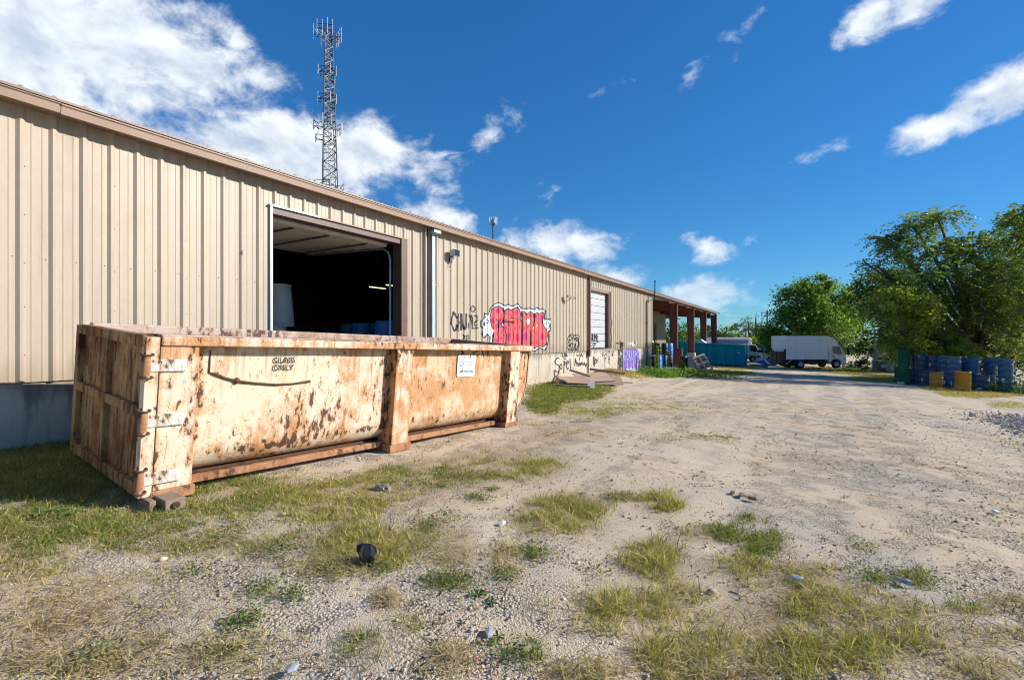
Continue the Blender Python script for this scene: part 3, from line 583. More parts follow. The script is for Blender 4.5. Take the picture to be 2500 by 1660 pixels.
# ================================================================== graffiti: paint skins laid on the siding, 3 mm proud
def in_poly(px, py, pts):
    r = np.zeros(px.shape, bool); n = len(pts)
    for i in range(n):
        (x0, y0), (x1, y1) = pts[i], pts[(i + 1) % n]
        if y0 == y1: continue
        r ^= ((y0 > py) != (y1 > py)) & (px < (x1 - x0) * (py - y0) / (y1 - y0) + x0)
    return r
def d_line(px, py, pts):
    r = np.full(px.shape, 1e9)
    for (x0, y0), (x1, y1) in zip(pts[:-1], pts[1:]):
        dx, dy = x1 - x0, y1 - y0; L = dx * dx + dy * dy + 1e-9
        t = np.clip(((px - x0) * dx + (py - y0) * dy) / L, 0, 1); r = np.minimum(r, np.hypot(px - x0 - t * dx, py - y0 - t * dy))
    return r
def paint(name, label, parent, px0, py0, px1, py1, tr, layers, xfun, cell=.014, X=None, mat=None, soft=.0):
    ox, oy, s = tr
    c = [at_x(px, py, X or WALL_X) for px in (px0, px1) for py in (py0, py1)]
    y0, y1, z0, z1 = min(p.y for p in c), max(p.y for p in c), min(p.z for p in c), max(p.z for p in c)
    ys = np.arange(y0, y1, cell); zs = np.arange(z0, z1, cell); Y, Z = np.meshgrid(ys + cell / 2, zs + cell / 2, indexing='ij')
    px, py, _ = proj(np.stack([np.full(Y.shape, X or WALL_X), Y, Z], -1).reshape(-1, 3))
    cx, cy = ((px - ox) / s).reshape(Y.shape), ((py - oy) / s).reshape(Y.shape)
    wob = (fbm(Y * 9, Z * 9, 3) - .5)
    cx, cy = cx + wob * 6, cy + (fbm(Y * 9 + 50, Z * 9, 5) - .5) * 6
    C = np.full(Y.shape, -1); cols = []
    for ly in layers:
        k = ly[0]
        if k == 'poly': mk = in_poly(cx, cy, ly[1])
        elif k == 'npoly': mk = in_poly(cx, cy, ly[1]) & (fbm(Y * 6, Z * 6, 8) > ly[3])
        elif k == 'line': mk = d_line(cx, cy, ly[1]) < ly[3] * (1.35 if ly[2] == GR else 1) / 2 * (.8 + .5 * fbm(Y * 5, Z * 5, 2))
        elif k == 'outline': mk = d_line(cx, cy, ly[1] + ly[1][:1]) < ly[3] / 2 * (.8 + .4 * fbm(Y * 5, Z * 5, 2))
        elif k == 'ell': x, y_, rx, ry = ly[1]; mk = ((cx - x) / rx) ** 2 + ((cy - y_) / ry) ** 2 < 1
        elif k == 'ring': x, y_, rx, ry = ly[1]; q = np.hypot((cx - x) / rx, (cy - y_) / ry); mk = np.abs(q - 1) * min(rx, ry) < ly[3] / 2
        if ly[2] not in cols: cols.append(ly[2])
        C[mk] = cols.index(ly[2])
    Q, K = [], []
    xo = xfun(ys), xfun(ys + cell)
    for i in range(len(ys)):
        r = C[i]; b = np.flatnonzero(np.diff(np.concatenate([[-9], r, [-9]])))
        for j0, j1 in zip(b[:-1], b[1:]):
            if r[j0] < 0: continue
            za, zb = z0 + j0 * cell, z0 + j1 * cell
            Q.append(((xo[0][i], ys[i], za), (xo[1][i], ys[i] + cell, za), (xo[1][i], ys[i] + cell, zb), (xo[0][i], ys[i], zb))); K.append(cols[r[j0]])
    me = quads_mesh(name, np.array(Q), np.array(K)); o = link(name, me, mat or M['paint'], parent); o['label'] = label
    if parent is not None and parent.location.x == WALL_X: o.location = (0, 0, 0)
    return o
GR = (.03, .03, .032)
M['paint'] = attr_mat('spray_paint', .5, 0, .4)
BK, PK, MG, WT, CRM = (.012, .012, .014), (.72, .095, .09), (.50, .006, .13), (.66, .74, .82), (.75, .68, .5)
Z1 = (1090, 720, .1148)
bg = [(930, 290), (1010, 200), (1110, 165), (1180, 195), (1235, 250), (1310, 200), (1380, 245), (1430, 235), (1505, 190), (1590, 288), (1690, 302), (1770, 288), (1860, 312), (1930, 272), (1975, 318), (2040, 305), (2100, 345), (2080, 480), (2090, 530), (2110, 505), (2150, 530), (2190, 512), (2218, 560), (2195, 640), (2200, 760), (2160, 775), (2172, 900), (2150, 1060), (2090, 1165), (2040, 1160), (1980, 1115), (1940, 1150), (1870, 1192), (1820, 1195), (1500, 1200), (950, 1150), (920, 1000), (930, 900), (910, 895), (860, 838), (810, 905), (770, 890), (748, 830), (772, 740), (728, 660), (730, 560), (800, 508), (808, 392), (870, 420), (915, 350)]
L1 = [(935, 400), (960, 300), (1020, 255), (1110, 245), (1190, 290), (1215, 380), (1210, 520), (1160, 640), (1230, 720), (1265, 850), (1262, 960), (1240, 1150), (990, 1150), (970, 1000), (980, 850), (1012, 755), (960, 680), (930, 560)]
L2 = [(1238, 350), (1310, 300), (1370, 335), (1430, 295), (1500, 272), (1560, 340), (1580, 440), (1562, 500), (1605, 600), (1592, 900), (1585, 1160), (1262, 1160), (1275, 850), (1235, 720), (1205, 600)]
L3 = [(1592, 350), (1660, 350), (1700, 425), (1722, 380), (1790, 358), (1850, 400), (1862, 560), (1832, 680), (1785, 780), (1782, 1160), (1592, 1160), (1608, 700)]
L4 = [(1872, 405), (1930, 372), (1960, 425), (2010, 372), (2070, 380), (2030, 600), (2062, 650), (2130, 760), (2147, 880), (2112, 1060), (2050, 1112), (1990, 1085), (1792, 1160), (1792, 790), (1850, 650)]
ly = [('poly', bg, WT), ('outline', bg, BK, 24)]
for L in (L1, L2, L3, L4): ly += [('poly', L, PK)]
for e in [(1085, 340, 45, 55), (975, 550, 40, 60), (1150, 560, 50, 75), (1070, 660, 35, 60), (1260, 390, 25, 35), (1250, 530, 30, 45), (1470, 370, 35, 45), (1260, 700, 30, 55), (1455, 710, 30, 45), (1555, 690, 22, 40), (1640, 720, 25, 45), (1320, 890, 45, 95), (1510, 910, 42, 90), (1670, 880, 38, 90), (2030, 890, 35, 75), (1900, 460, 28, 50), (2010, 490, 32, 65), (1810, 570, 18, 35), (1805, 860, 18, 40), (1220, 850, 18, 40), (1165, 920, 18, 35), (1060, 970, 35, 50), (1105, 910, 18, 40), (2055, 1030, 18, 45), (1915, 1000, 20, 45), (2045, 740, 14, 35), (1175, 795, 14, 30), (1615, 410, 26, 36), (1780, 430, 20, 40), (1820, 1030, 25, 20), (1660, 1020, 14, 25), (1915, 810, 14, 25)]: ly.append(('ell', e, MG))
for L in (L1, L2, L3, L4): ly += [('outline', L, BK, 20)]
ly += [('line', [(1240, 330), (1310, 290), (1370, 325), (1430, 290), (1500, 265), (1560, 330)], BK, 26), ('line', [(950, 320), (1020, 250), (1110, 238), (1190, 280), (1220, 370)], BK, 18), ('line', [(1225, 360), (1215, 560)], BK, 34), ('line', [(1200, 572), (1430, 585)], BK, 36)]
for w, p in ((8, [(1040, 360), (1090, 310), (1150, 350), (1175, 430), (1160, 460)]), (13, [(1045, 525), (1165, 520), (1110, 562), (1050, 530)]), (30, [(1108, 565), (1105, 690)]), (10, [(1100, 690), (1085, 855), (1050, 805)]), (11, [(1180, 640), (1148, 692), (1220, 690), (1240, 722), (1185, 752)]), (12, [(1345, 370), (1430, 372)]), (12, [(1350, 435), (1430, 432)]), (12, [(1345, 500), (1430, 492)]), (10, [(1345, 370), (1385, 500)]), (24, [(1310, 635), (1370, 632)]), (12, [(1330, 640), (1335, 690), (1370, 690), (1365, 745), (1340, 760)]), (8, [(1440, 505), (1590, 520), (1550, 560), (1600, 610)]), (8, [(1360, 790), (1375, 950), (1412, 955), (1415, 800)]), (7, [(1715, 690), (1780, 830), (1770, 1040)]), (7, [(1870, 790), (1920, 900), (1930, 1040)]), (8, [(1250, 760), (1268, 860), (1255, 1030)]), (9, [(1625, 470), (1645, 480), (1660, 455)]), (9, [(1795, 470), (1815, 480), (1835, 470)]), (8, [(2075, 400), (2050, 580), (2030, 600)]), (9, [(2030, 605), (2090, 610), (2040, 650), (2090, 690)]), (10, [(1670, 355), (1690, 425), (1720, 380)]), (10, [(1865, 400), (1860, 560), (1838, 690)])): ly.append(('line', p, BK, w))
ly += [('ring', (1475, 572, 30, 36), BK, 8), ('poly', [(1678, 545), (1700, 495), (1760, 498), (1787, 550), (1770, 612), (1730, 655), (1690, 602)], CRM), ('outline', [(1678, 545), (1700, 495), (1760, 498), (1787, 550), (1770, 612), (1730, 655), (1690, 602)], BK, 8), ('line', [(1690, 560), (1780, 560)], BK, 6), ('line', [(1732, 500), (1732, 640)], BK, 6), ('poly', [(1705, 650), (1755, 650), (1722, 700)], BK), ('poly', [(1822, 720), (1855, 650), (1862, 720)], CRM), ('outline', [(1822, 720), (1855, 650), (1862, 720)], BK, 5), ('poly', [(1900, 635), (1962, 633), (1920, 682)], CRM), ('outline', [(1900, 635), (1962, 633), (1920, 682)], BK, 5),
       ('ell', (790, 620, 32, 60), BK), ('ell', (830, 465, 14, 22), BK), ('ring', (855, 565, 20, 34), BK, 9), ('ring', (945, 750, 17, 30), BK, 8), ('ell', (832, 738, 8, 14), BK), ('ell', (825, 788, 7, 10), BK), ('ell', (848, 785, 5, 7), BK), ('ell', (930, 825, 7, 18), BK), ('ring', (2122, 595, 15, 28), BK, 8), ('ell', (2172, 600, 9, 20), BK), ('ell', (2160, 710, 11, 24), BK), ('ell', (2128, 665, 5, 8), BK)]
onrib = lambda y: rib_x(y) + .003
paint('graffiti_piece', 'pink bubble-letter graffiti with magenta dots, black outlines and white border', WH, 1168, 735, 1350, 862, Z1, ly, onrib, .013)
ly = [('line', p, BK, w * 1.3) for w, p in ((30, [(222, 490), (150, 370), (105, 490), (95, 620), (160, 755), (200, 750), (215, 640)]), (24, [(242, 410), (238, 560), (252, 770)]), (28, [(305, 410), (312, 740)]), (22, [(240, 610), (310, 570)]), (28, [(320, 420), (330, 620), (375, 735), (412, 700), (420, 410)]), (10, [(470, 600), (468, 715)]), (20, [(480, 430), (505, 480), (520, 612)]), (20, [(505, 470), (530, 425), (552, 500), (545, 715), (660, 700)]), (20, [(590, 440), (640, 455), (645, 545), (590, 590)]), (8, [(590, 600), (592, 660), (650, 655)]))] + [('ring', (555, 300, 52, 58), BK, 22)]
ly += [('ell', (x, y_, 8, 10), BK) for x, y_ in ((608, 612), (632, 612), (606, 645), (634, 645))]
paint('graffiti_tag', 'black spray tag with ringed dot beside the pink graffiti', WH, 1097, 742, 1170, 812, Z1, ly, onrib, .013)
ly = [('line', p, BK, 11) for p in ([(335, 845), (370, 865), (345, 965)], [(355, 840), (380, 960)], [(430, 860), (470, 855), (478, 930), (450, 965)], [(440, 860), (440, 965)])] + [('ring', (405, 910, 24, 45), BK, 11)]
paint('graffiti_tag', 'small black scrawl half hidden behind the rusty container', WH, 1124, 812, 1152, 834, Z1, ly, onrib, .013)
Z2 = (1340, 800, .11007)
ly = [('line', p, BK, 17) for p in ([(400, 260), (440, 190), (470, 150), (520, 150), (560, 175), (600, 155), (670, 185), (655, 280), (672, 360), (660, 470), (600, 505), (540, 485), (500, 500), (440, 500), (405, 420), (400, 350), (440, 330), (400, 260)], [(480, 170), (510, 230), (470, 300), (460, 400), (440, 400)], [(540, 180), (560, 280), (600, 200), (615, 300)], [(440, 380), (520, 345), (545, 480)], [(580, 360), (565, 430), (600, 490), (650, 400), (640, 240), (610, 210)], [(420, 290), (460, 260), (480, 400), (500, 490)])]
paint('graffiti_tag', 'tangled black loop tag low on the siding left of the white door', WH, 1381, 812, 1417, 858, Z2, ly, onrib, .016)
on_con = lambda y: np.where((y > D2[0] - .11) & (y < D2[1] + .55), .0385, -.0245)
GR = (.03, .03, .032)
words = [('big black word with a curly capital on the concrete base', [('line', [(240, 680), (195, 665), (150, 740), (160, 800), (240, 835), (246, 900), (220, 990), (140, 945), (130, 1000), (150, 1090), (200, 1070), (240, 1000), (245, 900)], GR, 14), ('ring', (285, 862, 24, 52), GR, 12), ('line', [(350, 735), (346, 1000)], GR, 13), ('line', [(350, 735), (376, 765), (370, 820), (350, 840)], GR, 12), ('line', [(412, 800), (450, 785), (442, 730), (405, 760), (403, 860), (425, 918), (452, 890)], GR, 13), ('line', [(485, 690), (490, 850)], GR, 12), ('ell', (495, 890, 9, 30), GR)]),
         ('small black word above the big curly one', [('line', [(310, 560), (325, 650), (350, 640)], GR, 11), ('line', [(362, 555), (350, 700), (395, 690)], GR, 11), ('line', [(380, 640), (385, 570), (405, 600), (385, 640)], GR, 10), ('line', [(410, 570), (405, 640), (430, 630)], GR, 10)]),
         ('dense black scrawled word beside the brown downspout', [('line', [(590, 840), (602, 680), (640, 840)], GR, 11), ('line', [(595, 770), (630, 770)], GR, 9), ('line', [(650, 770), (680, 845), (700, 780), (722, 835), (742, 770), (775, 825), (800, 780), (832, 855), (850, 800)], GR, 17)]),
         ('thin black scribble above the dense scrawled word', [('line', [(625, 590), (655, 640), (690, 600), (722, 640), (742, 575), (768, 650)], GR, 9), ('line', [(690, 660), (695, 720)], GR, 8)])]
for lab, ly in words: paint('graffiti_lettering', lab, WH, 1350, 857, 1436, 925, Z2, ly, on_con, .016)
words = [('black word at the left of the concrete apron', [('line', [(972, 840), (972, 640), (1000, 845), (1003, 650)], GR, 11), ('ring', (1022, 745, 13, 42), GR, 9), ('line', [(1045, 700), (1050, 770), (1080, 670)], GR, 10)]),
         ('thin black word with a long dripping stroke in the middle of the apron', [('line', [(1205, 545), (1172, 570), (1182, 640)], GR, 10), ('line', [(1195, 590), (1215, 630), (1235, 580), (1260, 610)], GR, 9), ('line', [(1222, 660), (1228, 930)], GR, 9), ('line', [(1222, 660), (1250, 680), (1225, 710)], GR, 9)]),
         ('black sketched face with a squiggle right of the apron middle', [('ring', (1320, 590, 24, 72), GR, 8), ('line', [(1300, 690), (1335, 700), (1310, 750), (1335, 800)], GR, 12)]),
         ('black cross mark near the right edge of the apron', [('line', [(1380, 545), (1400, 600), (1425, 620)], GR, 10), ('line', [(1420, 520), (1390, 630)], GR, 10)])]
for lab, ly in words: paint('graffiti_lettering', lab, WH, 1442, 852, 1500, 905, Z2, ly, on_con, .018)
PU, LI, PA = (.13, .095, .36), (.40, .38, .66), (.40, .45, .60)
ly = [('npoly', [(1545, 470), (1640, 470), (1645, 980), (1530, 980)], (.05, .042, .034), .44), ('npoly', [(1640, 470), (2080, 460), (2080, 1040), (1650, 1040)], (.46, .40, .34), .5), ('npoly', [(1640, 440), (1690, 440), (1700, 520), (1650, 530)], (.45, .12, .11), .5),
      ('poly', [(1670, 520), (1700, 490), (1760, 478), (1830, 470), (1900, 463), (1985, 480), (2006, 560), (2005, 640), (2032, 760), (2030, 900), (2012, 965), (1900, 940), (1760, 960), (1680, 945), (1658, 820), (1655, 720), (1690, 650)], PU), ('npoly', [(1680, 800), (1960, 790), (1980, 880), (1690, 900)], (.30, .06, .30), .5), ('npoly', [(1676, 915), (1850, 880), (2015, 905), (2010, 1035), (1900, 1040), (1690, 1015)], PA, .46)]
ly += [('line', p, LI, 9) for p in ([(1680, 560), (1700, 500), (1750, 530), (1740, 640), (1690, 660)], [(1760, 500), (1775, 620)], [(1800, 490), (1800, 660), (1840, 640), (1850, 500)], [(1890, 500), (1890, 640), (1930, 630), (1940, 500)], [(1990, 500), (1950, 580), (2000, 640)], [(1680, 700), (1720, 740), (1720, 820)], [(1760, 690), (1755, 940)], [(1800, 730), (1830, 700), (1830, 940)], [(1860, 690), (1890, 720), (1890, 940)], [(1930, 700), (1940, 780), (2000, 700)], [(1970, 780), (1985, 930)], [(1660, 700), (1750, 690), (1850, 660), (2010, 660)])]
ly += [('line', p, (.13, .12, .10), 8) for p in ([(2055, 600), (2075, 680), (2050, 700), (2090, 760), (2060, 790), (2085, 860)], [(2040, 560), (2075, 590)])]
paint('graffiti_piece', 'purple bubble graffiti with pale outlines fading to white on the concrete base', WH, 1508, 846, 1572, 916, Z2, ly, on_con, .018)
ly = [('npoly', [(1740, 330), (1950, 310), (1950, 400), (1740, 420)], (.62, .58, .56), .48), ('poly', [(1890, 320), (1915, 310), (1920, 350), (1905, 375), (1890, 350)], (.02, .02, .02))]
paint('paint_patch', 'pale paint-over smear with a small hole on the siding near its end', WH, 1530, 832, 1556, 848, Z2, ly, onrib, .018)
ly = [('line', p, BK, 15) for p in ([(893, 130), (905, 170), (895, 250), (905, 300)], [(925, 150), (912, 300)], [(958, 140), (955, 290)], [(915, 235), (960, 222)], [(972, 150), (975, 290), (1000, 295), (1006, 150)], [(1012, 300), (1020, 160), (1040, 235), (1055, 150), (1056, 300)], [(1070, 170), (1090, 200), (1068, 240), (1075, 312), (1102, 312)], [(898, 345), (960, 328), (1052, 345), (990, 372), (940, 402)], [(1030, 362), (1012, 400)], [(990, 410), (985, 450)])]
paint('graffiti_tag', 'black spray tag on the lower white door', WD, 1436, 810, 1466, 852, Z2, ly, lambda y: np.full(np.shape(y), -.1085), .016, X=WALL_X - .11)
hole = at_x(588, 618)
MB().prism([(hole.y - .012, hole.z), (hole.y + .004, hole.z + .055), (hole.y + .014, hole.z + .01), (hole.y + .008, hole.z - .05)], .034, .036, 'x').build('torn_hole', M['black'], WH)

# ================================================================== rusty roll-off container
v1 = Vector(((2084 - CX), (869 - CY), FPX)).normalized(); v2 = Vector((-379 - CX, 692 - CY, FPX)).normalized()
v2 = (v2 - v1 * v1.dot(v2)).normalized()
cw = lambda c: RGT * c.x + Vector((0, 0, -1)) * c.y + FWD * c.z
DU, DV = cw(v1), cw(v2); DW = DV.cross(DU)
DW = DW if DW.z > 0 else -DW
DH, DL, DWD = 1.46, 6.25, 2.19
SW = 1.047
O = at_depth(358.8, 818.3, 4.25) - DW * DH * SW
DW = DW * SW
DM = Matrix(((DU.x, DV.x, DW.x, O.x), (DU.y, DV.y, DW.y, O.y), (DU.z, DV.z, DW.z, O.z), (0, 0, 0, 1)))
DP = thing('roll_off_container', 'long rusty cream roll-off container standing in the grass beside the warehouse', 'container', mtx=DM)
def rust_mat(name, cream, orange, dark, o_amt=.6, o_th=.52, d_th=.67, seed=0.0, rough=.72, vert=.5, band=0.0, streak=.5, scratch=1.0, edges=None, cs=11.0, er=.16):
    """old paint: soft rust clouds, freckles, bare brown chips, drips below them and fine scratches"""
    m, T = new_mat(name); P0 = T.n('ShaderNodeTexCoord').outputs['Object']; P = T.map(P0, (seed, seed * .7, seed * 1.3))
    soft = T.noise(P, 1.5, 7, .66); mott = T.noise(T.map(P, scale=(1, 1, .6)), 7.0, 5, .68); gr = T.noise(P, 60, 3, .7)
    c = T.mix(T.ramp(mott, .38, .64), cream, tuple(v * k for v, k in zip(cream, (1.05, .98, .86))))
    ed = None
    if edges:
        sp_ = T.n('ShaderNodeSeparateXYZ', {0: P0}); u_, w_ = sp_.outputs[0], sp_.outputs[2]
        for e in edges: q = T.ramp(T.m('ABSOLUTE', T.m('SUBTRACT', u_, e)), er, .0); ed = q if ed is None else T.m('MAXIMUM', ed, q)
        ed = T.m('MAXIMUM', ed, T.m('MULTIPLY', T.ramp(T.m('ABSOLUTE', T.m('SUBTRACT', w_, 1.40)), .16, .0), .6))
    of = T.m('MULTIPLY', T.ramp(T.m('ADD', T.m('MULTIPLY', T.m('ADD', soft, T.m('MULTIPLY', ed, .16)) if ed else soft, .58), T.m('ADD', T.m('MULTIPLY', mott, .34), T.m('MULTIPLY', gr, .16))), o_th, o_th + .15), o_amt)
    c = T.mix(of, c, orange)
    dr = T.noise(T.map(P, scale=(1, 1, .07)), 16, 3, .6)
    c = T.mix(T.m('MULTIPLY', T.m('MULTIPLY', T.ramp(dr, .56, .70), T.ramp(soft, .44, .58)), streak), c, tuple(v * .85 for v in orange))
    c = T.mix(T.m('MULTIPLY', T.ramp(T.m('ADD', T.m('MULTIPLY', gr, .62), T.m('MULTIPLY', mott, .40)), .575, .66), .6), c, tuple(v * .55 for v in orange))
    if ed: c = T.mix(T.m('MULTIPLY', T.m('MULTIPLY', T.ramp(dr, .50, .60), T.ramp(w_, .85, 1.36)), .55), c, tuple(v * .8 for v in orange))
    clump = T.noise(P, 1.15, 3, .5); chip = T.noise(T.map(P, scale=(1, 1, vert)), cs, 5, .64, .12)
    val = T.m('ADD', chip, T.m('MULTIPLY_ADD', clump, .55, -.275))
    if ed: val = T.m('ADD', val, T.m('MULTIPLY', ed, .07))
    if band:
        w = T.n('ShaderNodeSeparateXYZ', {0: P0}).outputs[2]; bd = T.ramp(T.m('ABSOLUTE', T.m('SUBTRACT', T.m('ADD', w, T.m('MULTIPLY_ADD', soft, .16, -.08)), .33)), .075, .0)
        val = T.m('ADD', val, T.m('MULTIPLY', bd, band))
    c = T.mix(T.m('MULTIPLY', T.ramp(val, d_th - .10, d_th), .6), c, tuple(v * .8 for v in orange))
    df = T.ramp(val, d_th, d_th + .025)
    c = T.mix(T.m('MULTIPLY', df, .95), c, T.mix(gr, tuple(v * .6 for v in dark), tuple(v * 1.6 for v in dark)))
    for k, (sc, sx, sz, th) in enumerate(((2.6, 1, .25, .0045), (2.2, .35, 1.6, .004))):
        nn = T.noise(T.map(P, (k * 3.1, 0, k), (0, .3 * k, 0), (sx, sx, sz)), sc, 2, .5, .3)
        ln = T.m('MULTIPLY', T.ramp(T.m('ABSOLUTE', T.m('SUBTRACT', nn, .5)), th, 0.0), T.ramp(mott, .50, .58))
        c = T.mix(T.m('MULTIPLY', ln, .8 * scratch), c, tuple(v * .9 for v in dark))
    h = T.m('ADD', T.m('MULTIPLY', df, -.6), T.m('ADD', T.m('MULTIPLY', gr, .5), T.m('MULTIPLY', mott, .5)))
    finish(T, c, T.m('MULTIPLY_ADD', of, .2, rough - .1), 0, h, .4, .006, .3); return m
CREAM, ORG, DRK = (.65, .57, .45), (.50, .23, .085), (.075, .040, .028)
EU = (.43, 2.89, 3.19, 5.58)
M['rust'] = rust_mat('rusty_paint', CREAM, ORG, DRK, .9, .518, .635, band=.10, edges=EU, cs=17, vert=.42, streak=.8)
M['rust2'] = rust_mat('rusty_paint_orange', (.63, .51, .37), (.50, .245, .095), DRK, .9, .45, .615, 3.7, band=.06, edges=EU, cs=15, vert=.42, streak=.8)
M['rust_post'] = rust_mat('rusty_post', (.64, .56, .44), ORG, DRK, .9, .515, .615, 8.1, edges=(.115, .43, 2.89, 3.19, 5.58, 5.9), cs=12, er=.05, streak=.8)
M['rust_end'] = rust_mat('rusty_end', (.37, .255, .12), (.21, .088, .035), (.07, .032, .018), .95, .47, .545, 5.3, .78, .2, streak=.8, cs=12)
M['rust_rail'] = rust_mat('rusty_rail', (.40, .215, .115), (.27, .12, .055), (.09, .04, .026), .8, .49, .62, 2.2)
M['rust_dark'] = rust_mat('rusty_dark', (.12, .06, .036), (.09, .04, .022), (.045, .024, .018), .8, .48, .60, 6.2)
M['rim'] = rust_mat('rusty_rim', (.52, .42, .36), (.32, .17, .11), (.10, .055, .045), .8, .48, .60, 9.2)
M['rust_white'] = rust_mat('white_plate', (.56, .58, .58), ORG, (.06, .05, .045), .5, .56, .60, 1.7, streak=.2)
def sheet_side(u0, u1, v_out, sgn, mat):
    """side sheet rolled in at the foot; sgn +1 camera side, -1 wall side"""
    pr = [(v_out, 1.385), (v_out, .42)] + [(v_out + .30 * (1 - math.cos(a)), .42 - .29 * math.sin(a)) for a in [math.pi / 2 * k / 8 for k in range(1, 9)]]
    inn = [(p[0] + .012, p[1] + (.012 if i > 4 else 0)) for i, p in enumerate(pr)]
    mb = MB(); nseg = 24; us = [u0 + (u1 - u0) * i / nseg for i in range(nseg + 1)]
    n = len(pr); dent = lambda u, w, i: 0.012 * (math.sin(u * 3.1 + w * 2) * math.sin(u * 1.3 - w * 4 + 1)) * (1 if i < n - 2 else 0) * min(1, (u - u0) * 6, (u1 - u) * 6)
    f = (lambda v: v) if sgn > 0 else (lambda v: DWD - v)
    vs = []
    for u in us:
        for i, p in enumerate(pr): vs.append((u, f(p[0] + dent(u, p[1], i)), p[1]))
    fs = [(a * n + i, a * n + i + 1, (a + 1) * n + i + 1, (a + 1) * n + i) for a in range(nseg) for i in range(n - 1)]
    mb.add(vs, fs, True)
    vs2 = [(u, f(p[0]), p[1]) for u in us for p in inn]; mb.add(vs2, fs, True)
    return mb.build('side_sheet', mat, DP)
U1, U2, U3, U4, U5, U6 = .115, .43, 2.89, 3.19, 5.58, 5.90
sheet_side(U2 - .01, U3 + .01, .14, 1, M['rust']); sheet_side(U4 - .01, U5 + .01, .14, 1, M['rust2'])
sheet_side(U1 + .02, U6, .06, -1, M['rust_dark'])
def post(u0, u1, mat, name='side_post', foot=.10):
    p = MB(); pr = [(.01, 1.37), (.01, .10), (.31, .10), (.31, .16)] + [(.155 + .30 * (1 - math.cos(a)), .42 - .29 * math.sin(a)) for a in [math.pi / 2 * k / 6 for k in range(5, -1, -1)]] + [(.155, 1.37)]
    return p.prism(pr, u0, u1, 'x').build(name, mat, DP, .008)
post(U1, U2, M['rust_post'], 'corner_post'); post(U3, U4, M['rust_post']); post(U5, U6, M['rust_post'])
for a, b in ((U1 - .02, U2 + .03), (U3 - .03, U4 + .05), (U5 - .04, U6 + .02)):
    MB().box(a, b, -.005, .42, .0, .098).build('outrigger', M['rust_rail'], DP, .008)
MB().box(U2 + .032, U3 - .032, .17, .24, .055, .125).build('base_rail', M['rust_rail'], DP, .006); MB().box(U4 + .052, U5 - .042, .17, .24, .055, .125).build('base_rail', M['rust_rail'], DP, .006)
MB().box(U1, 6.3, -.012, .155, 1.372, 1.455).build('top_rail', M['rust'], DP, .012)
MB().box(U1, 6.3, .0, .105, 1.455, 1.47).build('rail_lip', M['rim'], DP, .006)
MB().box(U1, 6.3, DWD - .12, DWD + .01, 1.372, 1.475).build('top_rail', M['rim'], DP, .012)
MB().box(6.20, 6.34, .156, DWD - .121, 1.372, 1.468).build('top_rail', M['rim'], DP, .012)
# nose: curved front plate between the last post and the front rim
nose = [(U6, 1.37), (6.26, 1.37), (6.25, .78), (6.18, .55), (6.05, .38), (5.92, .26), (U6, .22)]
MB().prism([(a, b) for a, b in nose], .075, .095, 'y').build('nose_cheek', M['rust2'], DP); MB().prism(nose, DWD - .095, DWD - .075, 'y').build('nose_cheek', M['rust_dark'], DP)
np_ = MB(); pl = nose[1:]
for (a0, b0), (a1, b1) in zip(pl[:-1], pl[1:]): np_.hexa([(a0, .06, b0), (a0 + .015, .06, b0), (a0 + .015, DWD - .06, b0), (a0, DWD - .06, b0), (a1, .06, b1), (a1 + .015, .06, b1), (a1 + .015, DWD - .06, b1), (a1, DWD - .06, b1)])
np_.build('nose_plate', M['rust2'], DP)
MB().box(5.92, 6.02, .05, .25, .02, .17).build('tow_lug', M['rust_rail'], DP, .01)
MB().box(U1 + .02, 6.0, .30, DWD - .30, .11, .135).build('floor_plate', M['rust_dark'], DP)
for v in (.75, 1.35): MB().box(.1, 6.0, v, v + .09, .0, .109).build('floor_runner', M['rust_dark'], DP)
# end door: frame, two crossing bars, four sunken panels
dz0, dz1 = .02, 1.46
MB().box(.0, .105, .0, .10, .06, 1.445).build('door_stile', M['rust_post'], DP, .006); MB().box(.0, .105, DWD - .11, DWD, .06, 1.445).build('door_stile', M['rust_end'], DP, .006)
MB().box(.0, .105, .102, DWD - .112, 1.355, 1.455).build('door_top_rail', M['rust_end'], DP, .006); MB().box(.0, .105, .102, DWD - .112, .06, .165).build('door_bottom_rail', M['rust_end'], DP, .006)
MB().box(.004, .10, .102, DWD - .112, .74, .83).build('door_middle_rail', M['rust_end'], DP, .006)
cv = 1.13
for z0, z1 in ((.167, .738), (.832, 1.353)):
    MB().box(.002, .10, cv - .045, cv + .045, z0, z1).build('door_upright', M['rust_end'], DP, .006)
    for a, b in ((.102, cv - .047), (cv + .047, DWD - .112)): MB().box(.055, .065, a, b, z0, z1).build('door_panel', M['rust_end'], DP)
MB().box(.06, .11, .0, DWD, .0, .055).build('sill_beam', M['rust_dark'], DP, .005)
# gusset where the left stile meets the lower rail
MB().prism([(DWD - .112, .167), (DWD - .112, .30), (DWD - .19, .167)], .002, .09, 'x').build('gusset', M['rust_end'], DP)
# hinges: barrel with two worn loops and a white plate on the corner post
for zc in (1.20, .72, .215):
    H = bpy.data.objects.new('hinge', None); COL.objects.link(H); H.parent = DP; H.location = (0, 0, zc)
    MB().lathe([(.036, -.085), (.036, .085)], 12, (.0, -.016, 0)).build('hinge_barrel', M['rust_rail'], H)
    MB().box(.03, .325, -.012, .009, -.055, .055).build('hinge_plate', M['rust_white'], H, .01)
    for dzz in (-.098, .098):
        MB().tube([(.048 * math.cos(a) + .006, -.016 + .040 * math.sin(a), dzz + .006 * math.sin(a)) for a in [2 * math.pi * k / 14 for k in range(15)]], .009, 7).build('hinge_loop', M['rust_dark'], H)
MB().box(.108, .114, .004, .02, .11, 1.44).build('door_gap', M['black'], DP)
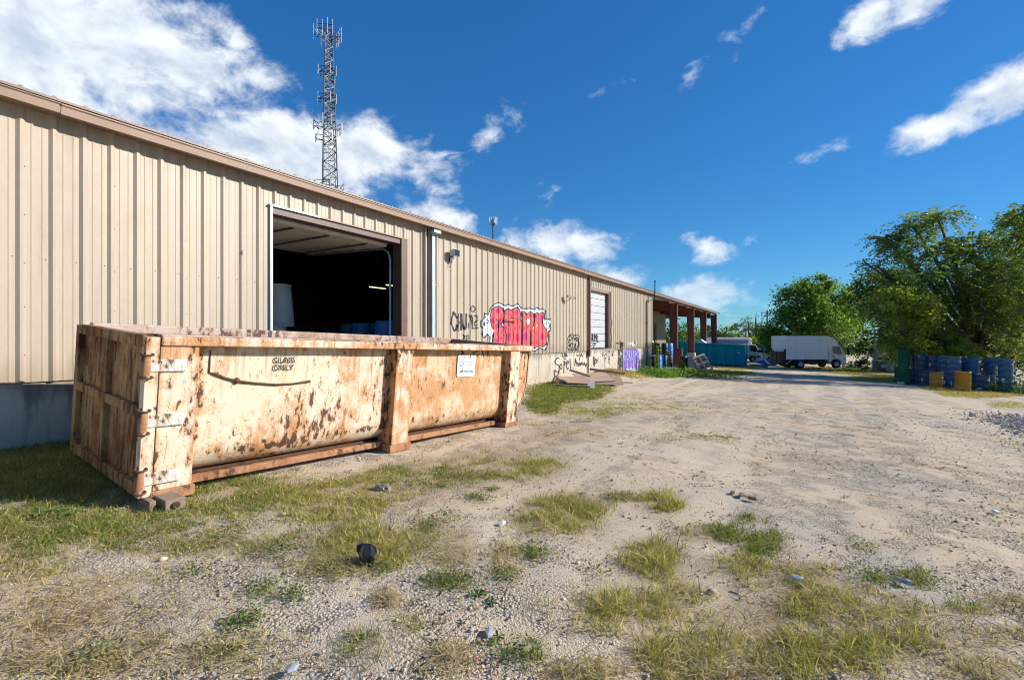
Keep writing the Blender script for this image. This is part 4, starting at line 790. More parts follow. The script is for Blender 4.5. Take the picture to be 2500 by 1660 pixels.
# lettering and sign on the camera side (plane v = .10)
def on_side(u, w, v): return Matrix(((1, 0, 0, u), (0, 0, -1, v), (0, 1, 0, w), (0, 0, 0, 1)))
M['ink'] = worn('black_ink', (.035, .034, .036), (.10, .08, .07), 20, .5, .6)
def su(px): t = (px - CX) / FPX; return (4.25 * t + 3.237) / (.5802 - .814 * t) + .02
for body, w_ in (('GLASS', 1.20), ('ONLY', 1.12)): text_part('lettering', body, .09, M['ink'], DP, on_side(su(682), w_, .122))
SG = thing('container_sign', 'white rounded sign reading Glass Recycling on the rusty container', 'sign', mtx=DM @ on_side(4.26, .945, .120))
rr = []
for cx, cy, a0 in ((.42, .31, 0), (.03, .31, 90), (.03, .03, 180), (.42, .03, 270)): rr += [(cx + .03 * math.cos(rad(a0 + k * 30)), cy + .03 * math.sin(rad(a0 + k * 30))) for k in range(4)]
MB().prism(rr, -.004, .002, 'z').build('sign_board', M['white_plastic'], SG); 
M['ink_grey'] = worn('faded_ink', (.36, .38, .40), (.62, .63, .64), 30, .7, .6); M['ink_blue'] = worn('blue_ink', (.16, .26, .52), (.5, .56, .7), 25, .5, .6); M['ink_orange'] = worn('orange_ink', (.62, .32, .12), (.7, .62, .55), 40, .6, .6)
text_part('lettering', 'Glass Recycling', .058, M['ink'], SG, Matrix.Translation((.035, .07, .003)))
lg = MB(); n = 14
lg.add([(.095 + .06 * math.cos(-math.pi * k / n * .95 - .1), .225 + .062 * math.sin(-math.pi * k / n * .95 - .1), .0035) for k in range(n + 1)] + [(.085 + .05 * math.cos(-math.pi * k / n * .95 - .1), .228 + .035 * math.sin(-math.pi * k / n * .95 - .1), .0035) for k in range(n + 1)], [(k, k + 1, n + 2 + k, n + 1 + k) for k in range(n)])
lg.build('globe_mark', M['ink_blue'], SG)
og = MB()
for k in range(5): og.lathe([(.013, 0), (.010, .002)], 8, (.055 + k * .032, .232 + .006 * math.sin(k * 2), .003))
og.build('dot_row', M['ink_orange'], SG)
fl = MB(); fl.tube([(.13, .27, .004), (.155, .29, .004), (.165, .32, .004)], .006, 5); fl.tube([(.10, .265, .004), (.115, .275, .004)], .008, 5); fl.build('swoosh', M['ink_blue'], SG)
text_part('lettering', 'strategic', .05, M['ink_grey'], SG, Matrix.Translation((.20, .215, .003))); text_part('lettering', 'materials', .04, M['ink_grey'], SG, Matrix.Translation((.22, .178, .003)))
st = MB(); st.prism([(.29, .34), (.315, .338), (.312, .285), (.30, .268), (.29, .29)], .0025, .004, 'z'); st.prism([(.115, .14), (.135, .11), (.13, .07), (.118, .08)], .0035, .005, 'z'); st.build('rust_stain', M['rust_dark'], SG)
# a wire welded along the first panel, and a torn weld scar
wp = [(su(525), 1.33, .133), (su(525.5), 1.115, .130), (su(540), 1.10, .125), (su(565), 1.055, .126), (su(595), 1.02, .125), (su(640), .99, .126), (su(690), .965, .125), (su(735), .965, .126), (su(775), .985, .128)]
MB().tube([(a, c, b) for a, b, c in wp], [.007, .009, .017, .012, .015, .012, .012, .011, .015], 6).build('weld_wire', M['rust_dark'], DP)
MB().lathe([(.0, -.02), (.03, -.012), (.034, 0), (.02, .012)], 8, (su(594), .125, 1.025), 'y').build('weld_lump', M['rust_dark'], DP)
# timber block carrying the raised corner
bp = at_ground(405, 1252)
BLK = thing('timber_block', 'short grey timber block with a bolt holding up the rusty container corner', 'timber block', (bp.x, bp.y, bp.z), math.atan2(DU.y, DU.x))
M['timber'] = worn('timber', (.24, .185, .135), (.14, .105, .075), 6, .7, .8, 0, .2, .3)
MB().box(.0, .16, .015, .34, -.06, .10).build('block', M['timber'], BLK, .008)
MB().lathe([(.030, 0), (.030, .006), (.02, .008), (.016, .02), (.0, .02)], 10, (.08, -.006, .05), 'y').build('bolt', M['rust_dark'], BLK)
MB().box(-.09, -.04, .10, .4, -.06, .10).build('plank', M['timber'], BLK, .006)
# ================================================================== drums
def solid(name, c, c2=None, **k): return worn(name, c, c2, **k)
M['drum_blue'] = solid('drum_blue', (.032, .105, .21), (.026, .075, .14), rough=.38, amt=.6); M['drum_navy'] = solid('drum_navy', (.055, .09, .145), (.04, .065, .10), rough=.42, amt=.6)
M['drum_blue_pale'] = solid('drum_blue_pale', (.055, .125, .22), (.04, .09, .15), rough=.4, amt=.7); M['drum_green'] = solid('drum_green', (.012, .13, .055), (.01, .08, .035), rough=.35, amt=.5); M['drum_yellow'] = solid('drum_yellow', (.50, .25, .03), (.36, .17, .03), rough=.45, amt=.5)
M['drum_royal'] = solid('drum_royal', (.08, .30, .85), (.06, .2, .65), rough=.4, amt=.4); M['drum_grey'] = solid('drum_grey', (.46, .52, .56), (.36, .41, .44), rough=.5, amt=.5)
M['drum_white'] = M['white_plastic']; M['drum_black'] = solid('drum_black', (.018, .02, .022), (.03, .03, .03), rough=.5, amt=.4); M['drum_teal'] = solid('drum_teal', (.08, .30, .40), (.05, .18, .26), rough=.45, amt=.5); M['drum_slate'] = solid('drum_slate', (.16, .24, .30), (.10, .16, .2), rough=.5, amt=.5)
M['sticker'] = solid('sticker', (.66, .66, .64), (.5, .5, .5), scale=20, amt=.6); M['sticker_orange'] = solid('sticker_orange', (.62, .38, .2), (.6, .5, .4), scale=20, amt=.6)
def hoop(r, z): return [(r, z - .03), (r + .02, z - .010), (r + .02, z + .010), (r, z + .03)]
PROF = {'steel': [(.27, .0), (.292, .004), (.295, .02), (.286, .035)] + hoop(.286, .30) + hoop(.286, .585) + [(.286, .845), (.296, .86), (.296, .88), (.285, .884)],
        'plain': [(.28, 0), (.305, .02), (.31, .06), (.31, .95), (.325, .96), (.325, .99), (.31, 1.0)],
        'plastic': [(.24, 0), (.285, .03), (.295, .12), (.285, .30), (.297, .32), (.297, .36), (.287, .38), (.287, .56), (.297, .58), (.297, .62), (.29, .64), (.285, .82), (.265, .88), (.24, .90)],
        'taper': [(.33, 0), (.335, .02), (.315, .03), (.305, .20), (.309, .215), (.302, .235), (.285, .50), (.289, .515), (.281, .535), (.245, .86), (.262, .865), (.262, .885), (.24, .89)]}
LID = {'steel': [(.284, .862), (.0, .858)], 'plain': [(.309, .985), (.0, .98)], 'plastic': [(.24, .90), (.0, .905)], 'taper': [(.24, .885), (.0, .885)]}
dmesh = {}
def drum(pos, kind, mat, label, group, tilt=(0, 0), rz=0.0, sticker=None, s=1.0, lid=None, name='drum'):
    t = thing(name, label, 'drum', pos, rz, group); t.rotation_euler = (tilt[0], tilt[1], rz); t.scale = (s, s, s)
    for part, pr, mt in (('body', PROF[kind], M[mat]), ('lid', LID[kind], M[lid or mat])):
        k = (kind, part, mat, lid)
        if k not in dmesh:
            mb = MB().lathe(pr, 28, cap=(part == 'body')); dmesh[k] = mb.mesh(part); dmesh[k].materials.append(mt)
        link(part, dmesh[k], None, t)
    if kind == 'steel':
        if 'bung' not in dmesh: dmesh['bung'] = MB().lathe([(.035, .858), (.035, .872), (.0, .874)], 10, (.16, 0, 0)).mesh('bung'); dmesh['bung'].materials.append(M['drum_grey'])
        link('bung', dmesh['bung'], None, t)
    if sticker:
        mt, z0, z1, half = sticker; r = max(p[0] for p in PROF[kind]) + .0025; a0 = -rz - (math.pi / 2 + .55)   # faces the lane
        n = 5; vs = []
        for z in (z0, z1): vs += [(r * math.cos(a0 + half * (2 * i / n - 1)), r * math.sin(a0 + half * (2 * i / n - 1)), z) for i in range(n + 1)]
        MB().add(vs, [(i, i + 1, n + 2 + i, n + 1 + i) for i in range(n)]).build('sticker', M[mt], t)
    return t
ZD = lambda cx: 2180 + cx * .13548
def lane(px, d, dz=0.0):
    p = at_depth(px, CY, d); return Vector((p.x, p.y, gz(p.x, p.y) + dz))
GB = 'drums stacked below the trees'
H = .884
spec = [  # crop x, depth, level, kind, material, tilt, sticker, label
 (190, 27.6, 0, 'plain', 'drum_green', 0, ('sticker', .06, .16, .55), 'front green drum with a white label near its foot'),
 (150, 28.6, 0, 'plain', 'drum_green', 0, ('sticker', .1, .3, .2), 'green drum behind the front one, carrying another green drum'),
 (178, 28.65, 1, 'plain', 'drum_green', 0, None, 'green drum standing on top of another green drum'),
 (345, 28.6, 0, 'steel', 'drum_navy', 0, None, 'dark blue drum on the ground next to the green drums'),
 (400, 29.3, 0, 'steel', 'drum_navy', 0, None, 'dark blue drum on the ground, second from the green drums'),
 (410, 29.25, 1, 'steel', 'drum_navy', 0, None, 'dark blue drum atop the stack nearest the green drums'),
 (470, 28.2, 0, 'steel', 'drum_navy', 0, None, 'dark blue ground drum between the green and yellow drums'),
 (530, 28.25, 1, 'steel', 'drum_navy', .02, ('sticker', .78, .84, .12), 'dark blue upper drum with a small white mark at its rim'),
 (560, 27.4, 0, 'steel', 'drum_navy', 0, ('sticker_orange', .28, .50, .14), 'dark blue ground drum with an orange label'),
 (640, 27.5, 0, 'steel', 'drum_navy', 0, ('sticker_orange', .30, .46, .1), 'dark blue ground drum half behind the short yellow drum'),
 (715, 28.0, 0, 'steel', 'drum_navy', 0, None, 'dark blue drum hidden behind the short yellow drum'),
 (712, 28.0, 1, 'steel', 'drum_navy', 0, ('sticker_orange', .26, .46, .14), 'dark blue upper drum with an orange label over the short yellow drum'),
 (850, 27.8, 0, 'steel', 'drum_blue', 0, None, 'blue drum on the ground behind the short yellow drum'),
 (850, 27.8, 1, 'steel', 'drum_blue', 0, None, 'blue upper drum without label over the short yellow drum'),
 (780, 25.9, 0, 'steel', 'drum_yellow', 0, None, 'shorter ochre yellow drum left of the tall blue stack'),
 (960, 27.0, 0, 'steel', 'drum_blue', 0, ('sticker', .2, .42, .12), 'blue ground drum right of the short yellow drum'),
 (962, 27.0, 1, 'steel', 'drum_blue', 0, None, 'blue upper drum just right of the short yellow drum'),
 (1085, 26.2, 0, 'steel', 'drum_blue', 0, ('sticker', .22, .44, .1), 'blue ground drum with a white strip left of the tall yellow drum'),
 (1090, 26.2, 1, 'steel', 'drum_blue', 0, None, 'blue upper drum directly left of the tall yellow drum'),
 (1210, 26.9, 0, 'steel', 'drum_blue', 0, None, 'blue ground drum behind the tall yellow drum'),
 (1215, 26.9, 1, 'steel', 'drum_blue', 0, None, 'blue upper drum behind the tall yellow drum'),
 (1275, 24.2, 0, 'plain', 'drum_yellow', 0, ('sticker', .18, .2, .3), 'taller bright yellow drum at the front of the row'),
 (1390, 26.0, 0, 'steel', 'drum_blue', 0, None, 'blue ground drum behind the weed by the tall yellow drum'),
 (1440, 26.1, 1, 'steel', 'drum_blue', -.13, None, 'blue upper drum leaning over, just right of the tall yellow drum'),
 (1590, 25.2, 0, 'steel', 'drum_navy', 0, ('sticker', .12, .22, .3), 'blue ground drum with bare top left of the end stack'),
 (1735, 26.3, 0, 'steel', 'drum_blue', 0, None, 'blue ground drum in the gap left of the end stack'),
 (1725, 26.3, 1, 'steel', 'drum_blue', -.12, None, 'second leaning blue upper drum, next to the end stack'),
 (2015, 24.6, 0, 'steel', 'drum_blue', 0, ('sticker', .55, .78, .2), 'lower blue drum of the end stack with a white label'),
 (2025, 24.6, 1, 'steel', 'drum_blue', 0, None, 'upper blue drum of the end stack')]
for cx, d, lv, kind, mat, tilt, stk, lab in spec:
    h = (H if kind == 'steel' else 1.0)
    p = lane(ZD(cx), d); hh = (.886 if kind == 'steel' else 1.002) * lv
    if lv and tilt: hh += .035
    ax = FWD * tilt
    rj = random.Random(int(cx * 7 + lv)); t = drum((p.x + rj.uniform(-.04, .04), p.y + rj.uniform(-.04, .04), p.z - .02 + hh), kind, mat if mat != 'drum_blue' or rj.random() < .6 else 'drum_blue_pale', lab, GB, (rj.uniform(-.02, .02), rj.uniform(-.02, .02)), 0.0, stk)
    if tilt: t.rotation_euler = Matrix.Rotation(-tilt, 4, FWD).to_euler()
# drums inside the loading door
def inside(px, d, z=1.1): p = at_depth(px, CY, d); return (p.x, p.y, z)
gi = 'drums inside the loading door'
drum(inside(675, 12.2), 'taper', 'drum_white', 'white tub drum inside the loading door below a grey drum', gi, s=.92, name='drum'); 
drum(inside(679, 12.2, 1.1 + .822), 'taper', 'drum_grey', 'tapered grey drum standing on a white one inside the loading door', gi, s=1.2, lid='drum_white')
sm = drum(inside(881, 15.2), 'plastic', 'drum_royal', 'blue drum with a painted white smile inside the loading door', gi, s=1.12)
for px, d, mt, lab in ((851, 16.2, 'drum_teal', 'faded teal drum left of the smiling drum'), (907, 16.0, 'drum_teal', 'faded teal drum right of the smiling drum'), (943, 13.4, 'drum_royal', 'big plain blue drum closest to the right door jamb'), (985, 15.5, 'drum_royal', 'blue drum behind the right jamb of the loading door')): drum(inside(px, d), 'plastic', mt, lab, gi, s=1.12)
for px, d, lab in ((730, 15.0, 'black drum in the dark just right of the grey drum'), (762, 15.4, 'middle one of three black drums in the dark of the loading door'), (796, 15.2, 'black drum in the dark left of the faded teal drum')): drum(inside(px, d), 'plastic', 'drum_black', lab, 'black drums in the dark of the warehouse')
fc = math.atan2(-sm.location.y, -sm.location.x); rr_ = .2935
def onr(a, z): return (rr_ * math.cos(fc + a), rr_ * math.sin(fc + a), z)
f = MB(); f.tube([onr(-.30 + .6 * k / 10, .66 - .05 * math.sin(math.pi * k / 10)) for k in range(11)], .008, 5)
for a in (-.09, .09): f.tube([onr(a, .735), onr(a, .765)], .011, 5)
f.build('painted_smile', M['white_plastic'], sm)
LT = emit_mat('tube_light', (1.0, .78, .42), 1.2)
for px, py, d, w in ((922, 703, 15.5, .34), (952, 697, 15.2, .16)):
    p = at_depth(px, py, d); F_ = thing('strip_light', 'longer yellow lit ceiling tube deep inside the warehouse' if w > .3 else 'short yellow lit tube near the right door jamb', 'light', p)
    MB().box(-.02, .02, -w, w, -.012, .012).build('tube', LT, F_); MB().box(-.08, .08, -w - .05, w + .05, .025, .07).build('housing', M['inside'], F_)
    MB().box(-.005, .005, -.01, .01, .07, max(.2, 5.3 - p.z)).build('hanger', M['inside'], F_)

# ================================================================== lattice tower and monopole
def tower():
    d = 72.0; base = at_depth(800, CY, d); bz = -3.0; top = EYE_Z + (828 - 72) / FPX * d
    t = thing('lattice_tower', 'tall steel lattice antenna tower rising behind the warehouse roof', 'tower', (base.x, base.y, bz), YAW + .35)
    Ht = top - bz; M['tower'] = worn('tower_steel', (.06, .07, .08), (.035, .04, .045), 2, .5, .5, .3); M['antenna'] = worn('antenna', (.50, .52, .54), (.38, .39, .40), 3, .4, .5)
    R = lambda z: .62 + (2.35 - .62) * max(0, 1 - z / Ht) ** 1.0
    C = lambda k, z: Vector((R(z) * math.cos(2.094 * k), R(z) * math.sin(2.094 * k), z))
    for k in range(3): MB().tube([C(k, z) for z in (0, Ht * .5, Ht)], [.13, .10, .07], 7).build('leg', M['tower'], t)
    zs = [0]
    while zs[-1] < Ht - 1: zs.append(zs[-1] + max(1.0, R(zs[-1]) * .98))
    zs[-1] = Ht
    for i, (a, b) in enumerate(zip(zs[:-1], zs[1:])):
        br = MB()
        for k in range(3):
            k2 = (k + 1) % 3
            p, q = (C(k, a), C(k2, b)) if i % 2 else (C(k2, a), C(k, b))
            br.bar(p, q, .10, .10); br.bar(C(k, b), C(k2, b), .07, .07); br.bar(C(k, a).lerp(C(k2, a), .5), C(k, b), .05, .05)
        br.build('brace_bay', M['tower'], t)
    lad = MB()
    for s in (-.18, .18): lad.tube([(.25, s, 0), (.1, s, Ht)], .03, 4)
    lad.build('ladder', M['tower'], t)
    cab = MB()
    for s in (.0, .12, .24): cab.tube([C(0, 0) * .88 + Vector((0, s, 0)), C(0, Ht * .9) * .85 + Vector((0, s, Ht * .02))], .05, 5)
    cab.build('cable_run', M['black'], t)
    rnd = random.Random(3)
    def platform(z, r, nant, h, wide, mat, off=0.0):
        P = MB()
        for k in range(3):
            a = 2.094 * k + off; e1, e2 = a - wide, a + wide
            p, q = Vector((r * math.cos(e1), r * math.sin(e1), z)), Vector((r * math.cos(e2), r * math.sin(e2), z))
            for dz in (0, .75):
                P.bar(p + Vector((0, 0, dz)), q + Vector((0, 0, dz)), .07, .07); P.bar(Vector((.4 * math.cos(a), .4 * math.sin(a), z + dz)), (p + q) / 2 + Vector((0, 0, dz)), .07, .07)
            P.bar(Vector((.4 * math.cos(a), .4 * math.sin(a), z)), p, .05, .05); P.bar(Vector((.4 * math.cos(a), .4 * math.sin(a), z)), q, .05, .05)
            P.bar(p, q + Vector((0, 0, .75)), .05, .05)
            for j in range(nant):
                f_ = j / max(nant - 1, 1); c = p.lerp(q, f_); zz = z - h * .35 + rnd.uniform(-.2, .2); o = Vector((math.cos(a), math.sin(a), 0)) * .12
                if mat == 'antenna': MB().bar(c + o + Vector((0, 0, zz - z)), c + o + Vector((0, 0, zz - z + h)), .20, .12, (math.cos(a), math.sin(a), 0)).build('panel_antenna', M['antenna'], t)
                else: MB().tube([c + o + Vector((0, 0, zz - z)), c + o + Vector((0, 0, zz - z + h))], .04, 5).build('whip_antenna', M['antenna'], t)
        P.build('platform', M['tower'], t)
    zpx = lambda py: EYE_Z + (828 - py) / FPX * d - bz
    platform(zpx(88), 1.9, 4, 2.3, .62, 'whip', .3)
    platform(zpx(183), 1.35, 2, 1.5, .75, 'whip', .1); platform(zpx(249), 1.4, 2, 1.5, .75, 'whip', .1)
    platform(zpx(309), 1.9, 2, 1.55, .32, 'antenna', .5); platform(zpx(345), 1.6, 1, 1.2, .3, 'antenna', 1.2); platform(zpx(462), 2.3, 2, 1.2, .5, 'antenna', .2)
    MB().lathe([(.0, 0), (.3, .06), (.42, .18)], 14, (R(zpx(320)) + .5, .5, zpx(320)), 'x').build('dish', M['antenna'], t)
tower()
def monopole():
    d = 150.0; p = at_depth(1204, CY, d); top = (828 - 538) / FPX * d + EYE_Z
    t = thing('antenna_monopole', 'distant slim antenna pole with a ring of panels beyond the roof', 'antenna pole', (p.x, p.y, -4))
    Ht = top + 4
    MB().tube([(0, 0, 0), (0, 0, Ht)], [.5, .27], 10).build('pole', M['tower'], t)
    r = MB(); r.lathe([(1.2, 0), (1.25, .1), (1.2, .2)], 12, (0, 0, Ht - 1.2)); r.lathe([(.5, 0), (.55, 1.4), (.45, 1.5)], 10, (0, 0, Ht - 1.2)); r.build('platform', M['tower'], t)
    for k in range(12):
        a = 6.283 * k / 12; c = Vector((1.32 * math.cos(a), 1.32 * math.sin(a), Ht - 1.5)); MB().bar(c, c + Vector((0, 0, 2.3)), .24, .14, (math.cos(a), math.sin(a), 0)).build('panel_antenna', M['antenna'], t)
monopole()

# ================================================================== vehicles
M['truck_white'] = worn('truck_white', (.82, .84, .86), (.7, .71, .72), 2.0, .45, .35); M['truck_panel'] = worn('truck_panel', (.84, .86, .88), (.74, .76, .78), 1.2, .5, .4, 0, 4)
M['tyre'] = worn('tyre', (.018, .018, .018), (.05, .045, .04), 8, .5, .85); M['rim_steel'] = worn('rim_steel', (.55, .56, .57), (.3, .29, .28), 8, .6, .4, .3); M['chassis'] = worn('chassis', (.02, .02, .022), (.05, .042, .035), 6, .6, .7)
M['lamp_red'] = worn('lamp_red', (.45, .03, .02), None, 5, .3, .3); M['lamp_clear'] = worn('lamp_clear', (.6, .6, .58), None, 5, .3, .15); M['gate'] = worn('gate_brown', (.055, .042, .036), (.03, .025, .022), 4, .6, .6)
def place(px, d, heading):
    """truck frame: x forward, y left; heading = (lateral, depth) direction"""
    p = at_depth(px, CY, d); h = (RGT * heading[0] + FWD * heading[1]).normalized()
    return (p.x, p.y, gz(p.x, p.y)), math.atan2(h.y, h.x)
wheel_me = {}
def wheel(t, x, y, r=.39, w=.24):
    k = (r, w)
    W = bpy.data.objects.new('wheel', None); COL.objects.link(W); W.parent = t; W.location = (x, y, r)
    if k not in wheel_me:
        a = MB().lathe([(r * .58, -w / 2), (r * .9, -w / 2), (r, -w * .36), (r, w * .36), (r * .9, w / 2), (r * .58, w / 2)], 24, axis='y', cap=False).mesh('tyre'); a.materials.append(M['tyre'])
        b = MB().lathe([(r * .6, -w * .48), (r * .5, -w * .40), (r * .45, -w * .12), (r * .2, -w * .12), (r * .16, -w * .34), (0.001, -w * .36)], 20, axis='y', cap=False)
        b.lathe([(r * .6, w * .48), (r * .5, w * .40), (r * .45, w * .12), (0.001, w * .1)], 20, axis='y', cap=False); b = b.mesh('rim'); b.materials.append(M['rim_steel']); wheel_me[k] = (a, b)
    link('tyre', wheel_me[k][0], None, W); link('rim', wheel_me[k][1], None, W)
def cab(t, x0, w=1.95, h=2.12, L=1.62, fairing=True, paint='truck_white'):
    P = [(x0, .62), (x0, h - .06), (x0 + .06, h), (x0 + L * .52, h), (x0 + L * .66, h - .05), (x0 + L * .93, h - .82), (x0 + L, h - 1.02), (x0 + L, .42), (x0 + L - .04, .34), (x0 + L * .76, .34), (x0 + L * .72, .62), (x0 + L * .62, .80), (x0 + L * .44, .86), (x0 + L * .26, .80), (x0 + L * .16, .62)]
    MB().prism(P, -w / 2, w / 2, 'y').build('cab_body', M[paint], t, .03)
    for s in (-1, 1):
        y0, y1 = (s * (w / 2 - .002), s * (w / 2 + .010)); ya, yb = min(y0, y1), max(y0, y1)
        MB().prism([(x0 + L * .22, h - .78), (x0 + L * .22, h - .16), (x0 + L * .60, h - .14), (x0 + L * .82, h - .80), (x0 + L * .55, h - .93), (x0 + L * .4, h - .80)], ya, yb, 'y').build('side_window', M['glass'], t)
        MB().prism([(x0 + L * .17, h - 1.42), (x0 + L * .17, h - .1), (x0 + L * .19, h - .1), (x0 + L * .19, h - 1.42)], ya, yb, 'y').build('door_seam', M['chassis'], t)
        D = MB().box(x0 + L * .24, x0 + L * .34, ya, yb + (.02 if s > 0 else 0), h - 1.13, h - 1.0).build('door_handle', M['chassis'], t)
        MB().box(x0 + L * .86, x0 + L + .004, ya - .01, yb + .01, .70, .92).build('headlight', M['lamp_clear'], t, .02)
        mr = MB(); mr.bar((x0 + L * .85, s * w / 2, h - .35), (x0 + L * 1.03, s * (w / 2 + .2), h - .35), .03, .03); mr.box(x0 + L * 1.0, x0 + L * 1.06, *sorted((s * (w / 2 + .1), s * (w / 2 + .3))), h - .85, h - .30); mr.build('mirror', M['chassis'], t)
    MB().hexa([(x0 + L * .69, -w * .44, h - .08), (x0 + L * .69, w * .44, h - .08), (x0 + L * .945, w * .46, h - .80), (x0 + L * .945, -w * .46, h - .80), (x0 + L * .70, -w * .44, h - .06), (x0 + L * .70, w * .44, h - .06), (x0 + L * .957, w * .46, h - .78), (x0 + L * .957, -w * .46, h - .78)]).build('windscreen', M['glass'], t)
    MB().box(x0 + L * .70, x0 + L + .06, -w / 2 - .01, w / 2 + .01, .30, .52).build('bumper', M[paint], t, .03)
    MB().box(x0 + L - .01, x0 + L + .012, -w * .3, w * .3, .7, .9).build('grille', M['chassis'], t)
    if fairing:
        MB().prism([(x0 + .06, h), (x0 + .08, h + .72), (x0 + .2, h + .70), (x0 + .55, h + .52), (x0 + .92, h + .20), (x0 + 1.02, h)], -w * .46, w * .46, 'y').build('roof_fairing', M[paint], t, .03)
        for s in (-.5, -.2, .2, .5): MB().box(x0 + .98, x0 + 1.05, s - .04, s + .04, h, h + .05).build('marker_lamp', M['lamp_red'], t)
loc, rz = place(1918, 43.0, (5.5, .35))
TR = thing('box_truck', 'white box truck with lowered brown liftgate parked by the trees', 'truck', loc, rz)
W, BL, z0, z1 = 2.1, 4.0, .80, 2.92
TR.location = Vector(loc) + (Matrix.Rotation(rz, 3, 'Z') @ Vector((0, W / 2, 0)))
for s in (-1, 1):
    ya, yb = sorted((s * W / 2, s * (W / 2 - .04)))
    for k in range(9): MB().box(.06 + k * (BL - .12) / 9 + .006, .06 + (k + 1) * (BL - .12) / 9 - .006, ya + (.004 if s < 0 else 0), yb - (.004 if s > 0 else 0), z0 + .09, z1 - .09).build('side_panel', M['truck_panel'], TR)
    MB().box(.0, BL, *sorted((s * (W / 2 + .012), s * (W / 2 - .05))), z0, z0 + .088).build('bottom_rail', M['truck_white'], TR); MB().box(.0, BL, *sorted((s * (W / 2 + .012), s * (W / 2 - .05))), z1 - .088, z1).build('roof_rail', M['truck_white'], TR)
    for x in (.0, BL - .06): MB().box(x, x + .06, *sorted((s * (W / 2 + .016), s * (W / 2 - .05))), z0 + .09, z1 - .09).build('corner_post', M['truck_white'], TR)
    MB().box(.05, BL - .05, *sorted((s * (W / 2 - .045), s * (W / 2 - .05))), z0 + .05, z1 - .05).build('inner_skin', M['chassis'], TR)
    for x in (.3, 1.9, 3.7): MB().box(x, x + .08, *sorted((s * (W / 2 + .013), s * (W / 2 + .02))), z0 + .02, z0 + .06).build('marker_lamp', M['lamp_red'], TR)
MB().box(.0, BL, -W / 2 + .05, W / 2 - .05, z1 - .03, z1 + .012).build('roof', M['truck_white'], TR); MB().box(.0, BL, -W / 2 + .05, W / 2 - .05, z0, z0 + .06).build('box_floor', M['chassis'], TR); MB().box(BL - .04, BL, -W / 2 + .05, W / 2 - .05, z0 + .06, z1 - .03).build('front_panel', M['truck_white'], TR)
for i in range(5): MB().box(.02, .05, -W / 2 + .10, W / 2 - .10, z0 + .1 + i * .39, z0 + .48 + i * .39).build('rear_door_slat', M['truck_white'], TR)
MB().box(-.01, .055, -W / 2 + .05, W / 2 - .05, z1 - .12, z1 - .031).build('rear_header', M['truck_white'], TR)
LG = MB(); LG.box(-.16, -.05, -W / 2 + .1, W / 2 - .02, .36, 1.52); LG.build('liftgate', M['gate'], TR, .01)
for y in (-.6, .05, .7): MB().box(-.185, -.162, y - .03, y + .03, .4, 1.48).build('liftgate_rib', M['gate'], TR)
for y in (-W / 2 + .03, W / 2 - .03):
    MB().box(-.12, .02, y - .05, y + .05, .3, 1.75).build('liftgate_rail', M['chassis'], TR)
    MB().bar((.0, y, .35), (.55, y, .75), .06, .06).build('liftgate_arm', M['rim_steel'], TR)
for y in (-.42, .42): MB().box(.1, BL + 1.2, y - .04, y + .04, .56, .79).build('chassis_rail', M['chassis'], TR)
MB().box(2.1, 3.2, -.95, -.5, .38, .74).build('fuel_tank', M['chassis'], TR, .03); MB().box(3.4, 3.8, -.9, -.5, .4, .74).build('battery_box', M['chassis'], TR, .02); MB().box(.3, .42, -W / 2 + .1, W / 2 - .1, .3, .42).build('rear_bumper', M['chassis'], TR)
MB().lathe([(.06, -.85), (.06, .85)], 8, (1.4, 0, .39), 'y').build('axle', M['chassis'], TR)
for y in (-.97, -.70, .70, .97): wheel(TR, 1.4, y)
for y in (-.90, .90): wheel(TR, BL + .12 + .72, y)
for y in (-.9, .9): MB().box(.75, .79, y - .3, y + .3, .2, .78).build('mud_flap', M['tyre'], TR)
cab(TR, BL + .12, L=1.62)
# parked vehicles beyond
def small_truck(px, d, heading, label, box=None, bx=None):
    loc, rz = place(px, d, heading); t = thing('cab_truck', label, 'truck', loc, rz, 'vehicles parked at the far end of the lane')
    cab(t, 0, fairing=False)
    for y in (-.85, .85): wheel(t, .72, y); wheel(t, -2.4, y)
    for y in (-.4, .4): MB().box(-4.2, 0.2, y - .04, y + .04, .55, .78).build('chassis_rail', M['chassis'], t)
    if box:
        MB().box(-4.4, -.15, -1.1, 1.1, .85, box).build('box_body', M['truck_white'], t, .03)
        if bx: MB().box(-3.6, -.6, 1.102, 1.11, 1.5, box - .35).build('side_panel', M[bx], t); MB().box(-1.6, -1.0, 1.112, 1.118, 1.75, 2.1).build('painted_mark', M['white_plastic'], t)
    else: MB().box(-4.4, -.15, -1.0, 1.0, .8, .95).build('flat_bed', M['chassis'], t)
    return t
small_truck(1813, 58.0, (1, .12), 'white cab truck just right of the blue container')
small_truck(1889, 56.0, (-1, .15), 'white truck with a blue side panel half behind the box truck', 3.15, 'drum_blue')
def car(px, d, heading, label, c):
    loc, rz = place(px, d, heading); t = thing('parked_car', label, 'car', loc, rz, 'vehicles parked at the far end of the lane')
    MB().prism([(-2.1, .35), (-2.15, .75), (-2.0, .95), (-1.2, 1.0), (1.0, .98), (1.9, .82), (2.1, .6), (2.1, .35)], -.85, .85, 'y').build('body', c, t, .05)
    MB().prism([(-1.5, .99), (-.95, 1.42), (.3, 1.44), (1.05, .98)], -.72, .72, 'y').build('cabin', M['glass'], t, .03); MB().prism([(-.98, 1.40), (-.9, 1.46), (.25, 1.48), (.36, 1.42)], -.73, .73, 'y').build('roof', c, t, .02)
    for x in (-1.35, 1.35):
        for y in (-.78, .78): wheel(t, x, y, .32, .2)
    for y in (-.6, .6): MB().box(2.06, 2.13, y - .18, y + .18, .6, .75).build('headlight', M['lamp_clear'], t)
